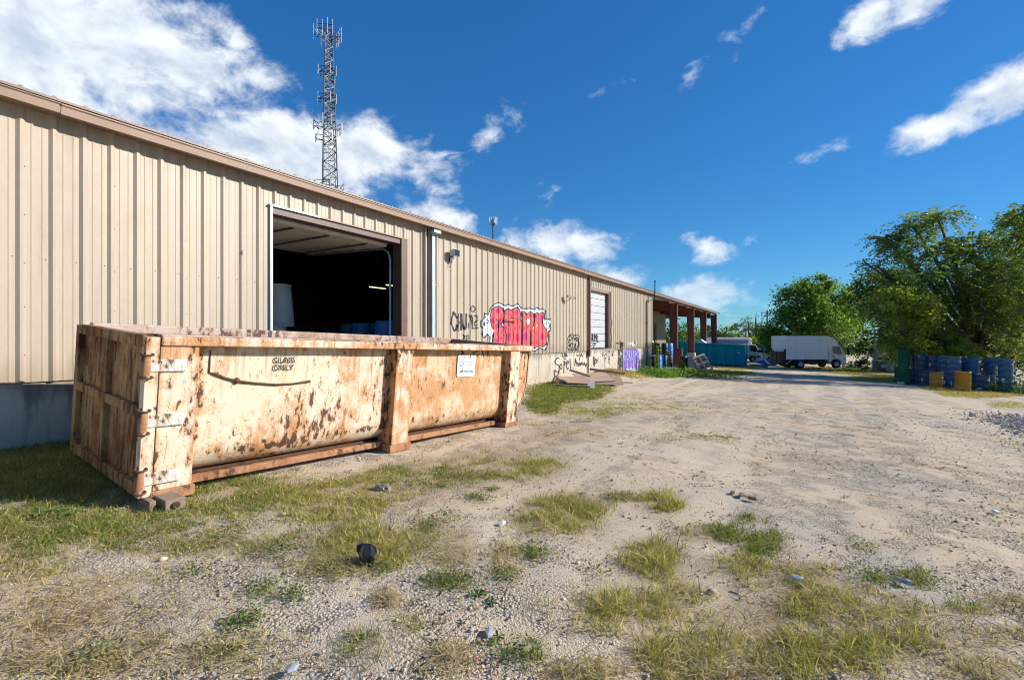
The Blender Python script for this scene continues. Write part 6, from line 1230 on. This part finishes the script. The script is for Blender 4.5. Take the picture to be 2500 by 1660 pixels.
# far wooded skyline
tl = []
for k in range(46):
    px = 1560 + k * 30; d = 150 + 30 * math.sin(k * 1.7); tl.append((at_depth(px, 826 - 4 * math.sin(k * 2.3), d), (5.5, 5, 3.4 + 1.2 * math.sin(k * 3.1)), 1))
    if k % 2: tl.append((at_depth(px + 9, 850, d - 4), (6, 5, 4.5), 1))
Q, K, _ = crown(tl, 26000, .95, (.045, .075, .022), np.random.default_rng(5)); tag(link('woods', quads_mesh('woods', Q, K), M['leaf']), 'far line of woods closing the yard', 'woods', None, 'stuff')
# dead tree
p = gbase(1846, 76); DT = thing('dead_tree', 'bare dead tree with forked limbs left of the utility pole', 'tree', p, 0, 'trees and bushes beyond the lane'); rn = random.Random(8)
tk = MB(); top = at_depth(1844, 764, 76).z - p.z
def limb(a, d, L, r, n):
    pts = [a]; dd = Vector(d).normalized()
    for i in range(4): dd = (dd + Vector((rn.uniform(-.25, .25), rn.uniform(-.25, .25), rn.uniform(-.05, .22)))).normalized(); pts.append(pts[-1] + dd * L / 4)
    tk.tube(pts, [r, r * .8, r * .62, r * .45, r * .2], 5)
    if n: 
        for i in (1, 2, 3, 4): limb(pts[i], dd + Vector((rn.uniform(-1, 1), rn.uniform(-1, 1), rn.uniform(-.1, .6))), L * .5, r * .45, n - 1)
tk.tube([(0, 0, -.2), (.1, 0, top * .4), (-.05, .1, top * .8), (0, 0, top)], [.24, .2, .12, .04], 7); limb(Vector((.1, 0, top * .38)), RGT + Vector((0, 0, .5)), 3.2, .13, 2); limb(Vector((.05, .0, top * .6)), RGT * .6 + Vector((0, 0, .8)), 2.0, .08, 2); limb(Vector((.0, .1, top * .5)), -RGT + Vector((0, 0, .7)), 2.0, .09, 2)
tk.build('trunk', M['bark_dead'], DT)

# ------------------------------------------------------------------ grass
def blades(C, H, W, lean, rg):
    """C base points, one curved 3-part blade each -> verts (n,7,3)"""
    n = len(C); a = rg.random(n) * 6.283; dirv = np.stack([np.cos(a), np.sin(a), np.zeros(n)], 1); sd = np.stack([-np.sin(a), np.cos(a), np.zeros(n)], 1) * (W / 2)[:, None]
    b = rg.random(n) * 6.283; sd = np.stack([np.cos(b), np.sin(b), np.zeros(n)], 1) * (W / 2)[:, None]
    up = np.array([0, 0, 1.0]); P = []
    for s in (0, .4, .75, 1.0):
        c = C + up * (H * (s - .35 * lean * s * s))[:, None] + dirv * (H * lean * s * s)[:, None]
        P.append(c)
    return np.stack([P[0] - sd, P[0] + sd, P[1] - sd * .9, P[1] + sd * .9, P[2] - sd * .6, P[2] + sd * .6, P[3]], 1)
def blade_mesh(name, V, col):
    n = len(V); o = (np.arange(n) * 7)[:, None]
    f = np.concatenate([o + np.array([0, 1, 3, 2]), o + np.array([2, 3, 5, 4])], 1).reshape(-1, 4); t = o + np.array([4, 5, 6])
    flat = np.concatenate([f.ravel(), t.ravel()]); ls = np.concatenate([np.arange(len(f)) * 4, len(f) * 4 + np.arange(n) * 3]); lt = np.concatenate([np.full(len(f), 4), np.full(n, 3)])
    return fast_mesh(name, V.reshape(-1, 3), flat, ls, lt, np.repeat(col, 7, 0), True)
PAL = [((.16, .22, .04), (.38, .31, .13)), ((.27, .29, .06), (.50, .41, .19)), ((.27, .25, .09), (.56, .46, .26)), ((.26, .23, .08), (.46, .32, .17))]
def grass_field():
    rg = np.random.default_rng(21); V, K = [], []
    for (px, py, rx, ry, dn, h, dry, tn) in PATCH + WIDE:
        # candidate tufts evenly over the patch's ground, thinned to its ragged outline
        pts = [at_ground(px + a, max(py + b, 845)) for a, b in ((-rx, 0), (rx, 0), (0, -ry), (0, ry), (-rx * .7, -ry * .7), (rx * .7, ry * .7), (rx * .7, -ry * .7), (-rx * .7, ry * .7))]
        x0, x1 = min(p.x for p in pts), max(p.x for p in pts); y0, y1 = min(p.y for p in pts), max(p.y for p in pts); x0 = max(x0, WALL_X)
        N = int(min((x1 - x0) * (y1 - y0) * dn * (3.6 if px < 1000 and py < 1420 else 2.5), 24000)); 
        if N < 1: continue
        X = rg.uniform(x0, x1, N); Y = rg.uniform(y0, y1, N); Z = G(X, Y)
        a, b, d = proj(np.stack([X, Y, Z], 1)); q = ((a - px) / rx) ** 2 + ((b - py) / ry) ** 2
        keep = (rg.random(N) < np.clip(1.3 - q * (.55 + .9 * fbm(X * 3, Y * 3, 71)), 0, 1) ** 1.3) & (fbm(X * 5.5, Y * 5.5, 11) > (.26 if px < 1000 and py < 1420 else .35) + .20 * rg.random(N)) & (d > .7)
        X, Y, Z, d = X[keep], Y[keep], Z[keep], d[keep]
        if not len(X): continue
        nb = np.where(d < 6, 9, np.where(d < 13, 8, 7)); i = np.repeat(np.arange(len(X)), nb); n = len(i)
        sp = (.032 + .014 * (d[i] > 6)) * rg.uniform(.5, 1.7, len(X))[i]; C = np.stack([X[i] + rg.normal(0, 1, n) * sp, Y[i] + rg.normal(0, 1, n) * sp, Z[i] - .012], 1)
        hh = h * (.8 if px < 1000 else .92) * (.35 + .75 * rg.random(len(X)) ** 1.4)[i] * rg.uniform(.5, 1.2, n); wd = np.clip(.0028 + .00075 * d[i], .003, .016) * rg.uniform(.7, 1.3, n)
        le = rg.uniform(.15, 1.35, n) + .35 * (rg.random(n) < dry); V.append(blades(C, hh, wd, le, rg))
        isdry = (rg.random(len(X)) < min(1, dry * (.75 if tn == 1 else 1) + (.14 if px < 1000 else .04)))[i] ^ (rg.random(n) < .12); c = np.where(isdry[:, None], np.array(PAL[tn][1]), np.array(PAL[tn][0]))
        c = c * rg.normal(1, .2, (len(X), 1)).clip(.55, 1.5)[i] * rg.normal(1, .18, (n, 1)).clip(.5, 1.5); K.append(c)
    # stray sprigs and dead straws over the open ground
    N = 3200; D_ = 1.9 + 9 * rg.random(N) ** 1.6; t = rg.uniform(-1.1, 1.1, N); X = FWD.x * D_ + RGT.x * t * D_; Y = FWD.y * D_ + RGT.y * t * D_
    k = (fbm(X * 1.1, Y * 1.1, 44) > .52) & (X > WALL_X + .05); X, Y, D_ = X[k], Y[k], D_[k]; N = len(X)
    i = np.repeat(np.arange(N), 6); n = len(i); C = np.stack([X[i] + rg.normal(0, .02, n), Y[i] + rg.normal(0, .02, n), G(X[i], Y[i]) - .008], 1)
    V.append(blades(C, rg.uniform(.015, .05, n), np.full(n, .004) + .0006 * D_[i], rg.uniform(.3, 1.3, n), rg)); K.append(np.where((rg.random(N) < .5)[i][:, None], np.array((.34, .26, .13)), np.array((.10, .12, .03))) * rg.normal(1, .2, (n, 1)).clip(.5, 1.5))
    V, K = np.concatenate(V), np.concatenate(K).clip(.01, .8)
    tag(link('grass', blade_mesh('grass', V, K), M['grass']), 'patchy green and straw-dry grass over the yard', 'grass', None, 'stuff')
    # flat cut straw
    N = 11000; pick = [p for p in PATCH if p[6] > .3 and p[1] > 1030]; L, KK = [], []
    for (px, py, rx, ry, dn, h, dry, tn) in pick:
        m = int(N / len(pick) * (.4 + dry)); a = px + rx * 1.1 * rg.normal(0, .55, m); b = np.clip(py + ry * 1.1 * rg.normal(0, .55, m), 1000, 1700)
        P = ground_pts(a, b)
        ang = rg.random(m) * 6.283; l = rg.uniform(.03, .11, m); dv = np.stack([np.cos(ang), np.sin(ang), rg.normal(0, .15, m)], 1); sv = np.stack([-np.sin(ang), np.cos(ang), np.zeros(m)], 1) * .0021
        P[:, 2] += rg.uniform(.004, .03, m); dv = dv * l[:, None] / 2; L.append(np.stack([P - dv - sv, P + dv - sv, P + dv + sv, P - dv + sv], 1)); KK.append(np.where((rg.random(m) < .75)[:, None], np.array((.50, .41, .24)), np.array((.22, .15, .08))) * rg.normal(1, .2, (m, 1)).clip(.5, 1.5))
    tag(link('straw', quads_mesh('straw', np.concatenate(L), np.concatenate(KK).clip(.02, .8)), M['grass']), 'loose dry straw lying flat on the ground', 'straw', None, 'stuff')
grass_field()
# ------------------------------------------------------------------ gravel stones
def gravel():
    rg = np.random.default_rng(5); bm = bmesh.new(); bmesh.ops.create_icosphere(bm, subdivisions=1, radius=1); bv = np.array([v.co[:] for v in bm.verts]); bf = np.array([[v.index for v in f.verts] for f in bm.faces]); bm.free()
    N = 46000; D_ = 1.7 + 12 * rg.random(N) ** 1.5; t = rg.uniform(-1.12, 1.12, N); X = FWD.x * D_ + RGT.x * t * D_; Y = FWD.y * D_ + RGT.y * t * D_; Z = G(X, Y)
    a, b, d = proj(np.stack([X, Y, Z], 1)); k = (rg.random(N) < (1 - .8 * cover_at(a, b)) * np.clip((fbm(X * 1.3, Y * 1.3, 61) - .30) * 4.0, .12, 1)) & (X > WALL_X + .1)
    X, Y, Z, d = X[k], Y[k], Z[k], d[k]; n = len(X)
    s = np.exp(rg.normal(-5.42, .42, n)) * (1 + .05 * d); sc = s[:, None] * np.stack([rg.uniform(.8, 1.5, n), rg.uniform(.7, 1.1, n), rg.uniform(.4, .8, n)], 1)
    ang = rg.random(n) * 6.283; ca, sa = np.cos(ang), np.sin(ang)
    jit = 1 + rg.normal(0, .16, (n, len(bv), 1)); P = bv[None] * jit * sc[:, None, :]
    P = np.stack([P[..., 0] * ca[:, None] - P[..., 1] * sa[:, None], P[..., 0] * sa[:, None] + P[..., 1] * ca[:, None], P[..., 2]], -1) + np.stack([X, Y, Z + s * .12 + .008], 1)[:, None]
    F_ = (bf[None] + (np.arange(n) * len(bv))[:, None, None]).reshape(-1, 3)
    base = np.where((rg.random((n, 1)) < .3), np.array((.36, .315, .265)), np.array((.48, .40, .30))) * rg.normal(1, .24, (n, 1)).clip(.35, 1.5)
    me = fast_mesh('gravel', P.reshape(-1, 3), F_.ravel(), np.arange(len(F_)) * 3, np.full(len(F_), 3), np.repeat(base.clip(.05, .75), len(bv), 0))
    tag(link('gravel', me, M['pebble']), 'loose pale limestone gravel over the yard', 'gravel', None, 'stuff')
gravel()
def gravel_heap():
    rg = np.random.default_rng(15); bm = bmesh.new(); bmesh.ops.create_icosphere(bm, subdivisions=1, radius=1); bv = np.array([v.co[:] for v in bm.verts]); bf = np.array([[v.index for v in f.verts] for f in bm.faces]); bm.free()
    n = 5200; X = 5.0 + rg.normal(0, .5, n); Y = 15.0 + rg.normal(0, 1.7, n); Z = G(X, Y); s = np.exp(rg.normal(-4.15, .4, n))
    P = bv[None] * (1 + rg.normal(0, .18, (n, len(bv), 1))) * (s[:, None] * np.stack([rg.uniform(.8, 1.5, n), rg.uniform(.7, 1.2, n), rg.uniform(.5, .9, n)], 1))[:, None, :] + np.stack([X, Y, Z + s * .3 + .01], 1)[:, None]
    F_ = (bf[None] + (np.arange(n) * len(bv))[:, None, None]).reshape(-1, 3); c = np.array((.33, .32, .315)) * rg.normal(1, .28, (n, 1)).clip(.35, 1.6)
    tag(link('gravel_heap', fast_mesh('gravel_heap', P.reshape(-1, 3), F_.ravel(), np.arange(len(F_)) * 3, np.full(len(F_), 3), np.repeat(c, len(bv), 0)), M['pebble']), 'low heap of grey crushed stone at the right edge', 'gravel', None, 'stuff')
gravel_heap()
# ------------------------------------------------------------------ weeds and low plants
def weed(px, py, label, n, size, spread, h, col, seed, name='leafy_weed', cat='weed', group='weeds by the canopy column', d=None):
    rg = np.random.default_rng(seed); p = at_ground(px, py); t = thing(name, label, cat, p, 0, group)
    C = rg.normal(0, 1, (n, 3)) * np.array([spread * .5, spread * .5, h * .28]); C[:, 2] = np.abs(C[:, 2] + h * .35).clip(.01, h * 1.1)
    A = unit(n, rg); A[:, 2] = A[:, 2] * .5 + .2; A /= np.linalg.norm(A, axis=1, keepdims=True); l = size * rg.uniform(.6, 1.4, n)
    link('foliage', quads_mesh('foliage', diamonds(C, A, l, l * .5, rg), tones(n, col, rg, .28)), M['leaf'], t)
    s = MB()
    for k in range(7): e = C[k]; s.tube([(e[0] * .2, e[1] * .2, -.03), (e[0] * .6, e[1] * .6, e[2] * .6), tuple(e)], [.008, .006, .003], 4)
    s.build('stem', M['grass_stem'], t)
M['grass_stem'] = worn('grass_stem', (.10, .13, .035), None, 5, .4, .8)
for k, (px, py, lab, n, sp, h, c) in enumerate(((1592, 915, 'bright green weed clump at the wall end', 900, .9, .45, (.09, .20, .02)), (1618, 920, 'bright green weed clump in front of the teal tray', 1000, 1.0, .40, (.10, .21, .025)), (1660, 917, 'green weed clump right of the teal tray', 1000, 1.0, .5, (.09, .19, .02)), (1690, 918, 'low weed clump reaching towards the pallet', 700, 1.1, .28, (.08, .15, .025)), (1585, 900, 'dark weed clump against the concrete corner', 700, .7, .7, (.06, .12, .02)), (1730, 922, 'low dark weeds on the dirt ridge', 600, 1.6, .2, (.06, .10, .02)), (2372, 951, 'leafy weed growing in front of the tall yellow drum', 900, .7, .75, (.09, .14, .03)), (2425, 955, 'dark weed between the end stack and the leaning drums', 700, .9, .5, (.04, .09, .02)), (2490, 962, 'dark shrub at the right end of the drum row', 1500, 1.4, .8, (.03, .08, .02)), (2302, 941, 'thin weed right of the short yellow drum', 300, .4, .6, (.09, .12, .03)), (2130, 905, 'green weeds before the tote tanks', 1500, 2.4, .35, (.08, .12, .03)), (2085, 902, 'green weeds between the truck and the tote tanks', 1500, 2.6, .4, (.07, .12, .025)))):
    weed(px, py, lab, n, .11 if h > .3 else .09, sp, h, c, 60 + k)
def spike(px, py, h, label, seed):
    rg = np.random.default_rng(seed); p = at_ground(px, py); t = thing('spiky_weed', label, 'weed', p, 0, 'weeds by the canopy column'); n = int(380 * h); z = rg.uniform(.15, 1, n) * h; a = rg.random(n) * 6.283
    r = .12 * (1.1 - z / h) + .03; A = np.stack([np.cos(a) * .6, np.sin(a) * .6, np.full(n, .8)], 1); A /= np.linalg.norm(A, axis=1, keepdims=True); C = np.stack([np.cos(a) * r * .6, np.sin(a) * r * .6, z], 1); l = rg.uniform(.10, .18, n)
    link('foliage', quads_mesh('foliage', diamonds(C, A, l, l * .35, rg), tones(n, (.17, .27, .05), rg, .2)), M['leaf'], t); MB().tube([(0, 0, -.05), (.02, 0, h * .95)], [.02, .006], 5).build('stem', M['grass_stem'], t)
for k, (px, py, h, lab) in enumerate(((1594, 905, 1.75, 'tall spiky weed closest to the concrete corner'), (1605, 909, 1.55, 'tall spiky weed second from the concrete corner'), (1632, 909, 1.25, 'spiky weed right before the first column'), (1622, 906, 1.0, 'shorter spiky weed between the tall ones and the column'), (1664, 905, .6, 'short spiky weed before the black tub'), (1668, 906, .5, 'shortest spiky weed before the black tub'))): spike(px, py, h, lab, 90 + k)
def broad(px, py, n, L, label, seed, col=(.075, .16, .025)):
    rg = np.random.default_rng(seed); p = at_ground(px, py); t = thing('broadleaf_weed', label, 'weed', p, 0, 'broad-leaved weeds in the yard'); me = None
    for k in range(n):
        a = 6.283 * k / n + rg.uniform(-.3, .3); l = L * rg.uniform(.7, 1.2); pr = [(0, .006), (.3, .20), (.6, .22), (.85, .12), (1, 0)]; vs = []
        for s, w in pr: z = l * (.55 * s - .45 * s * s); vs += [(l * s, -w * l * .6, z + .01), (l * s, 0, z - .006 + .01), (l * s, w * l * .6, z + .01)]
        o = MB().add(vs, [(3 * i + j, 3 * i + j + 1, 3 * i + j + 4, 3 * i + j + 3) for i in range(4) for j in range(2)], True).build('leaf', M['broad'], t); o.rotation_euler = (0, 0, a)
m_, T_ = new_mat('broadleaf'); pn = T_.noise(T_.n('ShaderNodeTexCoord').outputs['Object'], 30, 3, .5); finish(T_, T_.mix(pn, (.05, .12, .018), (.12, .22, .04)), .5); M['broad'] = m_
for k, (px, py, n, L, lab) in enumerate(((1168, 1455, 7, .075, 'broad-leaved weed with long leaves on the gravel'), (1200, 1475, 6, .06, 'broad-leaved weed under the long-leaved one'), (1128, 1524, 5, .03, 'tiny two-leaf sprout on the gravel'), (1215, 1560, 5, .055, 'dark broad leaf cluster near the grey-blue shred'), (1075, 1190, 6, .07, 'small broad-leaved weed in the grass before the container'), (1420, 1207, 6, .05, 'bright green star-shaped weed on the gravel'), (1198, 1196, 6, .08, 'lush green weed below the container end'), (105, 1255, 7, .16, 'long-bladed weed at the shadow edge left of the timber block'), (165, 1258, 6, .13, 'long-bladed weed closer to the timber block'))): broad(px, py, n, L, lab, 120 + k)

# small-leaved creeping weeds in the gravel
def low_weeds():
    rg = np.random.default_rng(88); Q, K = [], []
    for px, py, r, n in ((720, 1455, .10, 260), (612, 1515, .10, 260), (637, 1438, .12, 260), (1165, 1220, .13, 320), (1305, 1352, .12, 380), (1060, 1420, .10, 240), (1118, 1424, .11, 260), (690, 1342, .14, 260), (1238, 1412, .11, 260), (585, 1525, .07, 140), (1270, 1600, .10, 260), (800, 1395, .10, 160), (470, 1395, .14, 220), (330, 1330, .16, 260), (1085, 1265, .14, 240), (1040, 1290, .12, 240), (1770, 1302, .16, 300), (1862, 1328, .2, 420), (2110, 1336, .12, 160), (2240, 1410, .14, 260), (2140, 1415, .14, 240), (1460, 1400, .10, 120), (560, 1590, .10, 150), (240, 1600, .10, 150), (930, 1400, .12, 160), (1180, 1165, .25, 320), (1010, 1190, .2, 260), (1720, 1068, .5, 420), (1600, 1072, .4, 260), (1500, 985, .5, 300), (400, 1275, .2, 300), (150, 1310, .2, 300), (560, 1300, .2, 260)):
        p = at_ground(px, py); C = rg.normal(0, 1, (n, 3)) * np.array([r * .6, r * .6, .012]); C[:, 2] = np.abs(C[:, 2]) + .008 + .03 * rg.random(n); C += np.array([p.x, p.y, 0]); C[:, 2] += G(C[:, 0], C[:, 1])
        A = unit(n, rg); A[:, 2] = np.abs(A[:, 2]) * .5; A /= np.linalg.norm(A, axis=1, keepdims=True); l = rg.uniform(.008, .022, n) * (1 + r); Q.append(diamonds(C, A, l, l * .55, rg)); K.append(tones(n, (.13, .18, .05), rg, .28))
    tag(link('creeping_weeds', quads_mesh('creeping_weeds', np.concatenate(Q), np.concatenate(K)), M['leaf']), 'small-leaved green weeds creeping over the gravel', 'weeds', None, 'stuff')
low_weeds()
